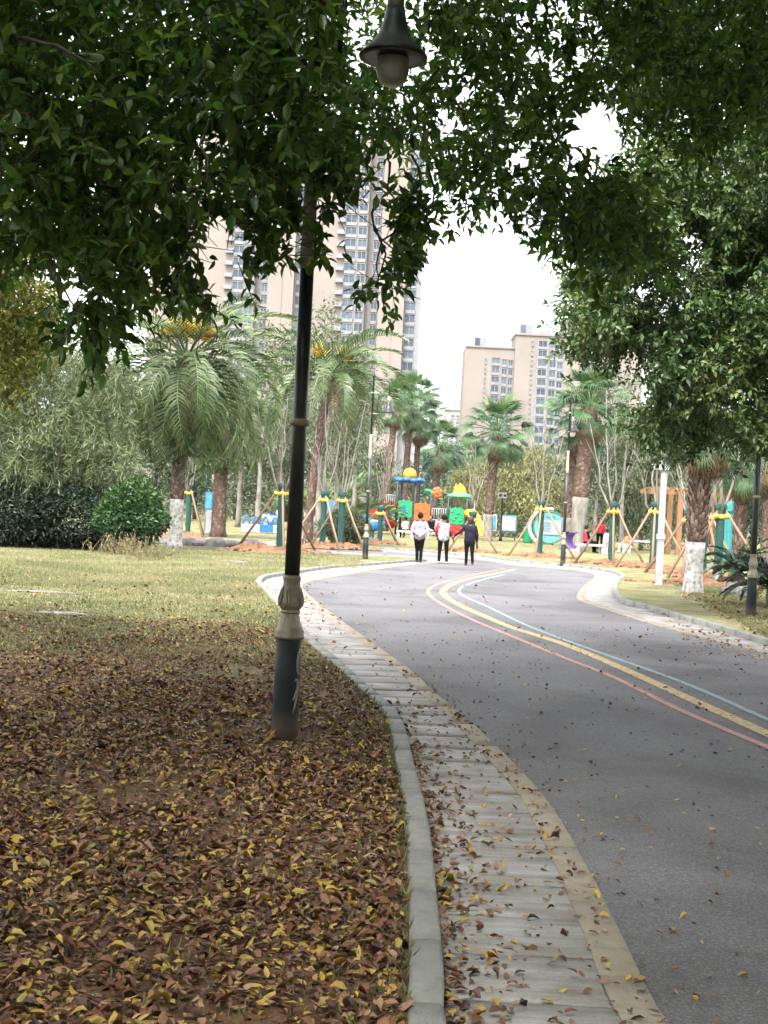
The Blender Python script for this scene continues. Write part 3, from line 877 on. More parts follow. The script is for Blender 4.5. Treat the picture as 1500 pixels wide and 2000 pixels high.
def twig_mesh(S, E, r=.004):
    n = len(S)
    d = unit(E - S)
    a = unit(np.cross(d, np.array([[.3, .5, .8]]))); b = np.cross(d, a)
    rings = []
    for P_, rr in ((S, r), (E, r * .5)):
        for k in range(3):
            an = 2 * PI * k / 3
            rings.append(P_ + (a * math.cos(an) + b * math.sin(an)) * rr)
    V = np.stack(rings, 1).reshape(-1, 3)
    q = np.array([(0, 1, 4, 3), (1, 2, 5, 4), (2, 0, 3, 5)])
    F = (q[None] + (np.arange(n) * 6)[:, None, None]).reshape(-1, 4)
    return V, F
def limb(mb, pts, r0, r1, n=8, wob=.05):
    pts = [Vector(p) for p in pts]
    P = smooth_line(pts, max(.12, sum((b - a).length for a, b in zip(pts, pts[1:])) / 14))
    P = [p + Vector((random.uniform(-wob, wob), random.uniform(-wob, wob), random.uniform(-wob, wob))) if 0 < i < len(P) - 1 else p for i, p in enumerate(P)]
    rs = [r0 + (r1 - r0) * (i / (len(P) - 1)) ** .8 for i in range(len(P))]
    mb.tube(P, rs, n)
    return P

M_leaf_near = MAT('glossy dark tree leaves', [(.022, .050, .016), (.042, .092, .025), (.07, .145, .036), (.11, .195, .045), (.18, .24, .06)], src='tint', rough=.38, transl=.48, tcol=(1.5, 1.6, .7))
M_leaf_yel = MAT('yellow green leaves', [(.08, .11, .018), (.16, .19, .03), (.26, .26, .05), (.36, .32, .07)], src='tint', rough=.5, transl=.35)
M_leaf_camphor = MAT('grey green broad leaves', [(.018, .042, .012), (.036, .076, .02), (.064, .118, .03), (.105, .165, .044), (.17, .19, .06)], src='tint', rough=.45, transl=.3)
M_leaf_weep = MAT('drooping grey green leaves', [(.045, .07, .03), (.085, .122, .05), (.14, .18, .075), (.21, .245, .11)], src='tint', rough=.6, transl=.25)
M_leaf_shrub = MAT('bright shrub leaves', [(.008, .03, .009), (.016, .055, .014), (.035, .09, .018), (.12, .16, .03)], src='tint', rough=.4, transl=.3)
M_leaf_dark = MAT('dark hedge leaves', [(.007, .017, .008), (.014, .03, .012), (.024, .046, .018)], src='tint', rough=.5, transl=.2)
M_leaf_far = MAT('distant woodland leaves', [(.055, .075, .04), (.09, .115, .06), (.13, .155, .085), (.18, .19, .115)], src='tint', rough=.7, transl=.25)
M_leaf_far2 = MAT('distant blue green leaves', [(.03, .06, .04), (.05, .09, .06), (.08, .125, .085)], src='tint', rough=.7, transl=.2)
M_leaf_willow = MAT('yellow green willow leaves', [(.11, .12, .04), (.18, .185, .07), (.25, .24, .11)], src='tint', rough=.7, transl=.3)
M_frond = MAT('date palm leaflets', [(.026, .052, .018), (.05, .088, .03), (.085, .13, .045), (.14, .18, .075), (.19, .19, .10)], src='tint', rough=.5, transl=.25)
M_frond_dry = MAT('dry palm leaflets', [(.12, .085, .05), (.20, .15, .09), (.30, .25, .17)], src='tint', rough=.8, transl=.2)
M_fan = MAT('fan palm leaves', [(.025, .06, .025), (.045, .10, .04), (.075, .145, .055), (.12, .19, .075)], src='tint', rough=.42, transl=.2)
M_fan_light = MAT('young fan palm leaves', [(.06, .13, .035), (.11, .19, .05), (.18, .26, .08)], src='tint', rough=.5, transl=.3)
M_fan_dry = MAT('dead fan palm leaves', [(.08, .045, .025), (.15, .095, .055), (.24, .18, .11)], src='tint', rough=.85)
M_cycad = MAT('cycad leaflets', [(.008, .022, .010), (.014, .036, .014), (.025, .055, .02)], src='tint', rough=.35)
M_flower = MAT('yellow palm flowers', [(.45, .30, .03), (.62, .45, .06), (.70, .55, .15)], src='tint', rough=.6, transl=.2)

def foliage(name, parent, mat, B, T, Nn, Ln, aspect, tint, hi=False, fold=.2, curl=.12, kind='stuff'):
    V, F, t_ = leaf_geo(B, T, Nn, Ln, Ln * aspect, fold=fold, curl=curl, tint=tint, hi=hi)
    o = obj(name, npmesh(name, V, F, mat, t_), parent)
    o['kind'] = kind
    return o

# ------------------------------------------------------------------ the two trees overhead
def thin(Pw):
    """boughs have been cut back round the lamp and leave openings in the crown"""
    x, y, D = proj(Pw)
    p = np.ones(len(Pw))
    for cx, cy, rx, ry, dmax, keep_ in ((762, 90, 85, 112, 9.9, .02), (425, 500, 52, 75, 99, .04), (702, 465, 70, 92, 99, .04), (604, 375, 26, 45, 9.3, .05), (600, 545, 40, 40, 9.3, .15), (603, 460, 22, 110, 8.9, .12), (345, 645, 90, 45, 99, .1), (940, 600, 150, 150, 99, .0), (1165, 250, 45, 60, 99, .05),
                                        (870, 250, 30, 22, 99, .3), (800, 330, 35, 22, 99, .3), (1010, 290, 25, 22, 99, .3), (930, 170, 30, 18, 99, .3), (720, 340, 40, 28, 99, .25), (300, 420, 40, 26, 99, .35), (180, 360, 36, 20, 99, .4), (690, 80, 22, 60, 99, .3)):
        ins = ((x - cx) / rx) ** 2 + ((y - cy) / ry) ** 2 < 1
        p = np.where(ins & (D < dmax), np.minimum(p, keep_), p)
    return RNG.random(len(Pw)) < p
def overhead(name, label, trunk_pts, trunk_r, polys, shade_boxes, parts_n, llen=.095, boughs=()):
    t = thing(name, label, 'tree', trunk_pts[0])
    base = Vector(trunk_pts[0])
    mb = MB()
    P = smooth_line([Vector(p) - base for p in trunk_pts], .25)
    mb.tube([p + Vector((random.uniform(-.02, .02), random.uniform(-.02, .02), 0)) for p in P], [trunk_r * (1.25 - .45 * i / (len(P) - 1)) for i in range(len(P))], 14)
    mb.build('trunk', M_bark, t)
    topv = P[-1]
    allL = []; SS = []; EE = []; br = MB(); hooks = []; FL = []
    for poly, D0, D1, ncl, rad_m, per, drp in polys:
        q = poly_sample(poly, ncl)
        D = D0 + (D1 - D0) * RNG.random(ncl)
        C = px_to_world(q, D) - np.array(base)
        B, T, Nn, Ln, S, E, cl = twigs(C, np.full(ncl, rad_m), per, 8, llen, drp)
        allL.append((B, T, Nn, Ln, cl)); ok = thin(S + np.array(base)); SS.append(S[ok]); EE.append(E[ok])
        # limbs that carry the clusters
        order = RNG.permutation(ncl)[:max(3, ncl // 7)]
        for i in order:
            c = Vector(C[i])
            if not thin(np.array([c + base]))[0]: continue
            hook = c + Vector((random.uniform(-.35, .15), .25, .45))
            limb(br, [hook, hook.lerp(c, .5) + Vector((random.uniform(-.15, .15), 0, 0)), c], .010, .004, 5, .02)
            if proj(np.array([hook + base]))[1][0] < -30: hooks.append(hook)
    B, T, Nn, Ln, CL = [np.concatenate(a) for a in zip(*allL)]
    ok = thin(B + np.array(base)); B, T, Nn, Ln, CL = B[ok], T[ok], Nn[ok], Ln[ok], CL[ok]
    # unseen crown added overhead, beside and behind to shade the near ground
    for (x0, x1, y0, y1, z0, z1, n, lf) in shade_boxes:
        C = np.stack([RNG.uniform(x0, x1, n), RNG.uniform(y0, y1, n), RNG.uniform(z0, z1, n)], 1)
        lim = CAMH + .43 * np.maximum(C[:, 1], 0) + .75
        side = np.abs(C[:, 0]) > .34 * np.maximum(C[:, 1], 0) + .9
        C = C[(C[:, 2] > lim) | side | (C[:, 1] < -1)] - np.array(base)
        b, tt_, nn, ln, S, E, cl = twigs(C, np.full(len(C), .5), 8, 8, llen * lf, .3, .45)
        def outside(Q):
            x_, y_, d_ = proj(Q + np.array(base))
            return ~((d_ > .05) & (x_ > -70) & (x_ < 1570) & (y_ > -70) & (y_ < 2070))
        ok = outside(b) & outside(b + tt_ * ln[:, None])
        FL.append((b[ok], tt_[ok], nn[ok], ln[ok], cl[ok]))
        ok = outside(S) & outside(E)
        SS.append(S[ok][::4]); EE.append(E[ok][::4])
        for c in C[RNG.permutation(len(C))[:14]]:
            c = Vector(c); mid = topv.lerp(c, .5) + Vector((0, 0, .8))
            limb(br, [topv, mid, c], .06, .015, 6, .05)
    for bough in boughs:
        limb(br, [W(*q_) - base for q_ in bough], .022, .006, 6, .01)
    for h in hooks[::2]:
        limb(br, [topv, topv.lerp(h, .5) + Vector((0, 0, .9)), h], .05, .016, 6, .04)
    br.build('branch', M_twig, t)
    V, F = twig_mesh(np.concatenate(SS), np.concatenate(EE))
    o = obj('twigs', npmesh('twigs', V, F, M_twig), t); o['kind'] = 'stuff'
    tint = np.clip(RNG.beta(1.6, 2.6, len(B)) + CL, 0, 1)
    # nearest leaves in the picture: single parts
    Wp = B + np.array(base)
    inv = (np.abs(Wp[:, 0]) < .27 * Wp[:, 1]) & (Wp[:, 2] < CAMH + .36 * Wp[:, 1]) & (Wp[:, 1] > 4)
    score = np.where(inv, Ln / np.maximum(Wp[:, 1], .1), -1)
    pick = np.argsort(-score)[:parts_n]
    keepm = np.ones(len(B), bool)
    protos = []
    for v in range(10):
        a, f_, t_ = leaf_geo(np.zeros((1, 3)), np.array([[1., 0, 0]]), np.array([[0, 0, 1.]]), np.ones(1), np.full(1, .46 + .04 * (v % 3)), fold=.12 + .05 * (v % 4), curl=.06 + .06 * (v % 3), tint=np.array([.15 + .08 * v]))
        protos.append(npmesh('leaf', a, f_, M_leaf_near, t_))
    for j, i in enumerate(pick):
        if score[i] < 0: continue
        x = T[i]; s = unit(np.cross(x, Nn[i])); nz = np.cross(s, x); p = B[i]
        o = obj('leaf', protos[j % 10], t)
        o.matrix_local = Matrix(((x[0], -s[0], nz[0], p[0]), (x[1], -s[1], nz[1], p[1]), (x[2], -s[2], nz[2], p[2]), (0, 0, 0, 1))) @ Matrix.Scale(float(Ln[i]), 4)
        keepm[i] = False
    foliage('crown', t, M_leaf_near, B[keepm], T[keepm], Nn[keepm], Ln[keepm], .50, tint[keepm], hi=True)
    b, tt_, nn, ln, cl = [np.concatenate(a) for a in zip(*FL)]
    foliage('crown', t, M_leaf_near, b, tt_, nn, ln, .44, np.clip(RNG.beta(1.6, 2.6, len(b)) + cl, 0, 1))  # unseen outer crown, added to block sky light
    return t
P1 = [(-80, -80), (640, -80), (640, 240), (560, 320), (430, 370), (400, 420), (380, 470), (330, 515), (230, 555), (140, 550), (60, 490), (-80, 480)]
P1b = [(130, 590), (230, 580), (225, 635), (180, 650), (130, 630)]
P1c = [(330, 490), (395, 470), (420, 560), (390, 565), (330, 545)]
P2 = [(475, 400), (640, 370), (640, 470), (600, 500), (490, 485)]
P2b = [(560, 300), (680, 290), (670, 370), (570, 400)]
P3 = [(695, 545), (740, 530), (790, 490), (805, 520), (730, 565)]
P4 = [(640, -80), (1240, -80), (1230, 60), (1180, 100), (1120, 110), (1090, 190), (1085, 290), (1150, 340), (1290, 400), (1300, 460), (1200, 480), (1080, 460), (1000, 425), (940, 385), (880, 385), (820, 440), (775, 430), (760, 330), (680, 300), (640, 290)]
P4b = [(1090, 110), (1180, 120), (1170, 210), (1110, 200)]
P4c = [(1060, 330), (1160, 350), (1310, 430), (1310, 480), (1190, 490), (1090, 460)]
P4d = [(775, 420), (835, 400), (825, 480), (780, 490)]
P5 = [(1240, -80), (1580, -80), (1580, 220), (1500, 225), (1400, 240), (1300, 262), (1240, 245), (1225, 130)]
overhead('leafy_tree', 'large dark leaved tree whose branches hang over the lamp post', [(-2.85, 8.0, LAWN - .1), (-2.80, 8.0, 1.6), (-2.68, 8.0, 3.2), (-2.52, 8.0, 4.6), (-2.3, 8.1, 5.6)], .22,
         [(P1, 6.6, 9.0, 160, .25, 11, .2), (P1, 9.0, 11, 90, .34, 9, .2), (P1b, 6.8, 7.5, 7, .14, 6, .6), (P1c, 6.8, 8, 9, .17, 7, .4), (P2, 7.2, 8.6, 15, .17, 7, .3), (P2b, 7.6, 8.9, 9, .16, 7, .3), (P3, 8.0, 9.0, 7, .10, 5, .2), (P4d, 8.5, 9.5, 7, .16, 7, .3),
          (P4, 8.5, 12.0, 128, .26, 9, .2), (P4b, 9, 10.5, 6, .16, 5, .6), (P4c, 9, 11.5, 30, .21, 8, .2)],
         [(-8, 2.5, -8, 6, 3.6, 8, 700, 1.6), (-7, -1, 5, 12, 4.6, 9.5, 230, 1.6), (-2, 4, 4, 15, 5.5, 10.5, 1000, 1.6), (-13, -6, -9, 7, 1.4, 8, 600, 1.8), (-13, 0, -14, -8, 1.0, 8, 600, 1.8)], 260,
         boughs=[[(-20, 90, 7.6), (30, 78, 7.2), (90, 82, 6.9), (150, 108, 6.7), (200, 150, 6.7)], [(420, 215, 7.2), (500, 195, 7.4), (580, 205, 7.7), (640, 200, 8.0)], [(560, -20, 8.2), (640, 10, 8.3), (690, 60, 8.6)], [(-20, 200, 7.8), (120, 250, 7.0), (240, 330, 6.8), (300, 430, 6.9)]])
overhead('leafy_tree', 'dark leaved tree reaching in from the upper right corner', [(4.6, 9.6, LAWN - .1), (4.6, 9.6, 2.0), (4.5, 9.7, 3.6), (4.3, 9.8, 5.2)], .2,
         [(P5, 9.5, 13.5, 105, .34, 11, .2), (P5, 12, 16, 45, .42, 10, .2)],
         [(.5, 9, -7, 8, 3.6, 8.5, 1600, 1.6), (2.2, 10, 6, 16, 4.4, 10, 1000, 1.6), (7.5, 13, -9, 13, 1.4, 8, 700, 1.8), (0, 12, -14, -8, 1.0, 8, 600, 1.8)], 60)

# ------------------------------------------------------------------ broad crowns further off
def broad_tree(name, label, base, trunk_pts, r, poly_list, mat, llen, aspect, group=None, limb_n=12, bark=None, tint_ab=(2, 2.2), droop=.3):
    t = thing(name, label, 'tree', base, group=group)
    base = Vector(base)
    mb = MB()
    P = [Vector(p) - base for p in trunk_pts]
    limb(mb, P, r * 1.2, r * .7, 10, .03)
    mb.build('trunk', bark or M_bark, t)
    br = MB()
    A = []
    for poly, D0, D1, ncl, rad_m, per in poly_list:
        q = poly_sample(poly, ncl); D = D0 + (D1 - D0) * RNG.random(ncl)
        C = px_to_world(q, D) - np.array(base)
        q_ = twigs(C, np.full(ncl, rad_m), per, 8, llen, droop, rad_m * .6); A.append(q_[:4] + (q_[6],))
        for c in C[RNG.permutation(ncl)[:limb_n]]:
            c = Vector(c); s = P[-1] if c.z > P[-1].z else P[-1].lerp(P[0], .25)
            limb(br, [s, s.lerp(c, .5) + Vector((0, 0, .1)), c], .04, .008, 5, .06)
    br.build('branch', bark or M_bark, t)
    B, T, Nn, Ln, CL = [np.concatenate(a) for a in zip(*A)]
    foliage('crown', t, mat, B, T, Nn, Ln, aspect, np.clip(RNG.beta(*tint_ab, len(B)) + CL, 0, 1))
    return t
P7 = [(1120, 570), (1160, 480), (1235, 320), (1320, 270), (1580, 225), (1580, 880), (1420, 850), (1390, 840), (1290, 850), (1250, 820), (1245, 760), (1200, 715), (1125, 670)]
P7hole = None
bt = W(1560, 1150, 23); bt.z = LAWN
broad_tree('camphor_tree', 'big grey green broadleaf tree filling the right side above the road', bt, [bt - Vector((0, 0, .1)), bt + Vector((-.1, .1, 2.4)), bt + Vector((-.25, 0, 4.6)), bt + Vector((-.5, .2, 6.4))], .26,
           [(P7, 20.5, 25.5, 165, .46, 64)], M_leaf_camphor, .125, .5, limb_n=22)
P6 = [(-100, 480), (60, 500), (100, 620), (95, 700), (40, 745), (-100, 770)]
P6up = [(-300, 380), (-40, 380), (-40, 760), (-300, 760)]
b6 = W(-190, 1150, 15); b6.z = LAWN
broad_tree('yellow_leaved_tree', 'yellow green tree at the left edge below the dark branches', b6, [b6, b6 + Vector((.1, 0, 1.6)), b6 + Vector((.2, 0, 3.2))], .12,
           [(P6, 12.0, 14.5, 75, .28, 20), (P6up, 13.5, 16.5, 40, .42, 16)], M_leaf_yel, .075, .48)

# weeping tree and shrubs at the left
def weeping(label, px, D, poly, ncl, mat, llen=.26, aspect=.12, hang=.55):
    b = GX(px, D)
    t = thing('weeping_tree', label, 'tree', b)
    mb = MB()
    topz = CAMH + 2.2
    for k in range(4):
        a = k * 1.7
        limb(mb, [(.1 * math.cos(a), .1 * math.sin(a), -.1), (.5 * math.cos(a), .5 * math.sin(a), 1.3), (1.3 * math.cos(a), .8 * math.sin(a), 3.0)], .11, .03, 7, .04)
    mb.build('trunk', M_bark, t)
    q = poly_sample(poly, ncl)
    Dd = D + RNG.uniform(-2.2, 2.2, ncl)
    C = px_to_world(q, Dd) - np.array(b)
    per = 16; idx = np.repeat(np.arange(ncl), per); n = len(idx)
    S = C[idx] + RNG.normal(0, .28, (n, 3))
    d = RNG.normal(0, .45, (n, 3)); d[:, 2] -= 1.0; d = unit(d)
    E = S + d * (hang * RNG.uniform(.6, 1.3, n))[:, None]
    nl = 11
    lt = (np.arange(nl) + .3) / nl
    B = (S[:, None] + (E - S)[:, None] * lt[None, :, None]).reshape(-1, 3)
    T = unit(np.repeat(d, nl, 0) * .9 + RNG.normal(0, .5, (n * nl, 3)) + np.array([[0, 0, .25]]))
    Nn = unit(RNG.normal(0, 1, (n * nl, 3)))
    Ln = llen * RNG.uniform(.6, 1.2, n * nl)
    V, F = twig_mesh(S[::2], E[::2], .006)
    o = obj('hanging_shoots', npmesh('hanging_shoots', V, F, M_twig), t); o['kind'] = 'stuff'
    tint = np.clip(np.repeat(np.repeat(RNG.normal(.5, .12, ncl), per), nl) + RNG.normal(0, .15, n * nl), 0, 1)
    foliage('crown', t, mat, B, T, Nn, Ln, aspect, tint)
    return t
weeping('grey green weeping tree with hanging shoots at the left', 95, 38, [(-60, 700), (60, 650), (150, 640), (220, 690), (255, 780), (265, 880), (225, 930), (150, 930), (60, 950), (-60, 930)], 150, M_leaf_weep)
def shrub(name, label, c, rx, ry, rz, n, mat, llen, aspect, seed=0, cat='shrub', group=None, core=.55):
    """rounded shrub: leaves mostly near an uneven surface, with stems"""
    t = thing(name, label, cat, (c[0], c[1], LAWN), group=group)
    mb = MB()
    for k in range(5):
        a = k * 1.26 + seed
        limb(mb, [(0, 0, -.05), (.25 * rx * math.cos(a), .25 * ry * math.sin(a), rz * .6), (.6 * rx * math.cos(a), .6 * ry * math.sin(a), rz * 1.3)], .035, .01, 5, .03)
    mb.build('stem', M_bark, t)
    d = unit(RNG.normal(0, 1, (n, 3)))
    lump = 1 + .13 * np.sin(d[:, 0] * 5 + seed) * np.sin(d[:, 1] * 4 + 1 + seed) + .10 * np.sin(d[:, 2] * 7 + 2 * seed)
    rr = (core + (1 - core) * RNG.random(n) ** .6) * lump
    B = d * rr[:, None] * np.array([[rx, ry, rz]]) + np.array([[0, 0, rz * .98]])
    B[:, 2] = np.maximum(B[:, 2], .04)
    T = unit(d + RNG.normal(0, .7, (n, 3)) + np.array([[0, 0, .1]]))
    Nn = unit(d + RNG.normal(0, .5, (n, 3)) + np.array([[0, 0, .5]]))
    Ln = llen * RNG.uniform(.6, 1.25, n)
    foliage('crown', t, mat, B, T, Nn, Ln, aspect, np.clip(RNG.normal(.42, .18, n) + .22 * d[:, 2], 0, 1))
    return t
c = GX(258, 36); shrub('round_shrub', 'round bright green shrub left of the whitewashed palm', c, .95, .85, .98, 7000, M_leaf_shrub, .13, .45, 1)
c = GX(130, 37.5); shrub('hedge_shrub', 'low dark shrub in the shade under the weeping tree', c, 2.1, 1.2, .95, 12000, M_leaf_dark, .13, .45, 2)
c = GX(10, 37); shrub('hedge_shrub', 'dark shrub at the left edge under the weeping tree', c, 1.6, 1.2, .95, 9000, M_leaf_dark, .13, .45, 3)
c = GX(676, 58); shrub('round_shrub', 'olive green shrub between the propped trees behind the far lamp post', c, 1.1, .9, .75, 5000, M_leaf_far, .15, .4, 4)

def weed_clump(label, px, py, n, w, h, mats, seed):
    b = G(px, py, LAWN)
    t = thing('weed_clump', label, 'weeds', b, group='dry weeds on the lawn by the dark shrubs')
    r = np.random.default_rng(seed)
    S = np.stack([r.normal(0, w, n), r.normal(0, w * .5, n), np.zeros(n)], 1)
    d = unit(np.stack([r.normal(0, .35, n), r.normal(0, .35, n), np.ones(n)], 1))
    E = S + d * (h * r.uniform(.4, 1.1, n))[:, None]
    V, F = twig_mesh(S, E, .006)
    o = obj('stalks', npmesh('stalks', V, F, M_grass_stalk), t); o['kind'] = 'stuff'
    nl = 7
    B = (S[:, None] + (E - S)[:, None] * np.linspace(.25, 1, nl)[None, :, None]).reshape(-1, 3)
    T = unit(np.repeat(d, nl, 0) * .5 + r.normal(0, .8, (n * nl, 3)))
    Nn = unit(r.normal(0, 1, (n * nl, 3)))
    foliage('foliage', t, mats, B, T, Nn, .09 * r.uniform(.5, 1.3, n * nl), .22, r.random(n * nl))
M_grass_stalk = plain('dry stalks', (.24, .19, .11), .9, .3)
M_weed = MAT('dry weed leaves', [(.16, .14, .06), (.24, .20, .10), (.30, .25, .15), (.15, .17, .06)], src='tint', rough=.8, transl=.25)
weed_clump('sparse dry weeds before the dark hedge at the left', 95, 1058, 45, .5, .55, M_weed, 1)
weed_clump('tall dry weeds in front of the dark hedge', 185, 1072, 110, .45, .62, M_weed, 2)
weed_clump('broad patch of dry weeds before the round shrub', 245, 1085, 110, .40, .60, M_weed, 3)
weed_clump('low yellow green weeds left of the whitewashed palm', 292, 1094, 70, .28, .35, M_leaf_willow, 4)
weed_clump('thin weeds at the left edge of the lawn', 20, 1056, 40, .4, .45, M_weed, 5)

# ------------------------------------------------------------------ palms
def frond_mesh(name, L, droop, up, nleaf, llen, mat, seed, vee=.6, wid=.03, rach=.018, stalk=.15):
    """feather frond along +X: arched rachis, two rows of leaflets"""
    r = np.random.default_rng(seed)
    s = np.linspace(0, 1, 14)
    ang = up - droop * s ** 1.3
    x = np.concatenate([[0], np.cumsum(np.cos((ang[1:] + ang[:-1]) / 2) / 13)]) * L
    z = np.concatenate([[0], np.cumsum(np.sin((ang[1:] + ang[:-1]) / 2) / 13)]) * L
    V, F, TT = [], [], []
    for i in range(14):
        rr = rach * (1 - .8 * s[i])
        for k in range(3):
            a = 2 * PI * k / 3 + PI / 2
            V.append((x[i], math.cos(a) * rr, z[i] + math.sin(a) * rr)); TT.append(.75)
    for i in range(13):
        for k in range(3):
            F.append((i * 3 + k, i * 3 + (k + 1) % 3, (i + 1) * 3 + (k + 1) % 3)); F.append((i * 3 + k, (i + 1) * 3 + (k + 1) % 3, (i + 1) * 3 + k))
    for j in range(nleaf):
        u = stalk + (1 - stalk) * j / (nleaf - 1)
        px_, pz, a = np.interp(u, s, x), np.interp(u, s, z), np.interp(u, s, ang)
        tx = np.array([math.cos(a), 0, math.sin(a)]); nz = np.array([-math.sin(a), 0, math.cos(a)])
        ll = llen * (math.sin(PI * (.18 + .78 * u)) ** .7) * r.uniform(.85, 1.1)
        for sg in (-1, 1):
            ve = vee + r.normal(0, .45)
            d = tx * (.55 + .5 * u) + np.array([0, sg, 0]) * .85 + nz * ve * .5
            d /= np.linalg.norm(d)
            p0 = np.array([px_, 0, pz]); p1 = p0 + d * ll * .55; p2 = p0 + d * ll + np.array([0, 0, -.28 * ll * r.uniform(.3, 1.3)])
            w = tx * wid * .5
            b = len(V)
            V += [tuple(p0 - w * .5), tuple(p0 + w * .5), tuple(p1 - w + nz * .01), tuple(p1 + w), tuple(p2)]
            c = float(np.clip(r.normal(.45, .2), 0, 1)); TT += [c] * 5
            F += [(b, b + 1, b + 3), (b, b + 3, b + 2), (b + 2, b + 3, b + 4)]
    return npmesh(name, V, F, mat, TT)
def fan_mesh(name, pet, R, nseg, mat, seed, droop=.5, spread=2.7):
    """fan leaf along +X: stalk, then pleated blades whose tips hang"""
    r = np.random.default_rng(seed)
    V, F, TT = [], [], []
    n = 4
    for i in range(n):
        u = i / (n - 1); zz = .12 * pet * math.sin(u * PI * .7)
        for k in range(3):
            a = 2 * PI * k / 3
            V.append((pet * u, math.cos(a) * .016, zz + math.sin(a) * .016)); TT.append(.8)
    for i in range(n - 1):
        for k in range(3):
            F.append((i * 3 + k, i * 3 + (k + 1) % 3, (i + 1) * 3 + (k + 1) % 3)); F.append((i * 3 + k, (i + 1) * 3 + (k + 1) % 3, (i + 1) * 3 + k))
    c0 = np.array([pet, 0, .12 * pet * math.sin(PI * .7)])
    for j in range(nseg):
        a = -spread / 2 + spread * j / (nseg - 1)
        Rj = R * (.72 + .28 * math.cos(a * .8)) * r.uniform(.92, 1.06)
        d = np.array([math.cos(a), math.sin(a), 0]); s = np.array([-math.sin(a), math.cos(a), 0])
        hw = spread / nseg * .5
        m1 = c0 + d * Rj * .46 + np.array([0, 0, -.08 * Rj + .10 * abs(math.sin(a)) * Rj])
        m2 = c0 + d * Rj * .74 + np.array([0, 0, -.2 * Rj * droop + .08 * abs(math.sin(a)) * Rj])
        tip = c0 + d * Rj * .95 + np.array([0, 0, -Rj * droop * r.uniform(.4, .9)])
        w1 = s * Rj * .46 * math.tan(hw); pl = np.array([0, 0, .035 * R])
        b = len(V)
        V += [tuple(c0), tuple(m1 - w1 - pl * .5), tuple(m1 + pl), tuple(m1 + w1 - pl * .5), tuple(m2 - w1 * .75), tuple(m2 + w1 * .75), tuple(tip)]
        cc = float(np.clip(r.normal(.45, .2), 0, 1)); TT += [cc] * 7
        F += [(b, b + 1, b + 2), (b, b + 2, b + 3), (b + 1, b + 4, b + 2), (b + 2, b + 4, b + 5), (b + 2, b + 5, b + 3), (b + 4, b + 6, b + 5)]
    return npmesh(name, V, F, mat, TT)
FROND = [frond_mesh('frond', 1, dr, 0, 30, .17, M_frond, i, wid=.020, rach=.010, vee=.7) for i, dr in enumerate((1.5, 1.8, 2.1, 1.1))]
FROND_DRY = [frond_mesh('frond', 1, 1.6, 0, 34, .2, M_frond_dry, 9, wid=.014, rach=.010)]
FAN = [fan_mesh('fan_leaf', .85, .62, 22, M_fan, i, droop=.5 + .25 * i) for i in range(3)]
FAN_L = [fan_mesh('fan_leaf', .8, .75, 20, M_fan_light, 5, droop=.25)]
FAN_D = [fan_mesh('dead_fan_leaf', .7, .7, 14, M_fan_dry, i + 7, droop=.9, spread=2.0) for i in range(2)]
def palm_trunk(t, H, r0, r1, lean=(0, 0), white=0.0, scales=True, ragged=1.0, bare=False):
    """fibrous trunk with leaf-base scales; optional limewashed foot"""
    def pt(z): u = z / H; return Vector((lean[0] * u * u, lean[1] * u * u, z))
    def rr(z): u = z / H; return r0 + (r1 - r0) * u + .35 * r0 * max(0, 1 - z / .35) ** 2
    if white:
        zs = np.linspace(-.1, white, 8)
        MB().tube([pt(max(z, 0)) + Vector((0, 0, min(z, 0))) for z in zs], [rr(max(z, 0)) * (1 + random.uniform(-.06, .06)) + .012 for z in zs], 14).build('bare_foot' if bare else 'limewashed_foot', M_palebark if bare else M_lime, t)
    zs = np.linspace(max(white - .03, -.1), H, 14)
    tr = MB().tube([pt(max(z, 0)) + Vector((0, 0, min(z, 0))) for z in zs], [rr(max(z, 0)) for z in zs], 12).build('trunk', M_palmbark, t)
    if scales:
        n = int((H - white) / .055 * 8)
        r = np.random.default_rng(int(H * 100))
        V, F, TT = [], [], []
        for i in range(n):
            z = white + (H - white) * i / n
            a = i * 2.4 + r.normal(0, .1)
            c = pt(z); R = rr(z)
            d = np.array([math.cos(a), math.sin(a), 0]); s = np.array([-math.sin(a), math.cos(a), 0])
            w = R * .24; hgt = .10 * ragged * r.uniform(.7, 1.3); o_ = R * .98
            p = np.array(c) + d * o_
            b = len(V)
            V += [tuple(p - s * w), tuple(p + s * w), tuple(p + s * w * .5 + d * (.05 * ragged) + np.array([0, 0, hgt])), tuple(p - s * w * .5 + d * (.05 * ragged) + np.array([0, 0, hgt])), tuple(p + np.array([0, 0, hgt * .9]))]
            cc = float(r.beta(2, 2.5)); TT += [cc] * 5
            F += [(b, b + 1, b + 2), (b, b + 2, b + 3), (b + 3, b + 2, b + 4)]
        o = obj('leaf_bases', npmesh('leaf_bases', V, F, M_palmscale, TT), tr); o['kind'] = 'stuff'
    return pt(H)
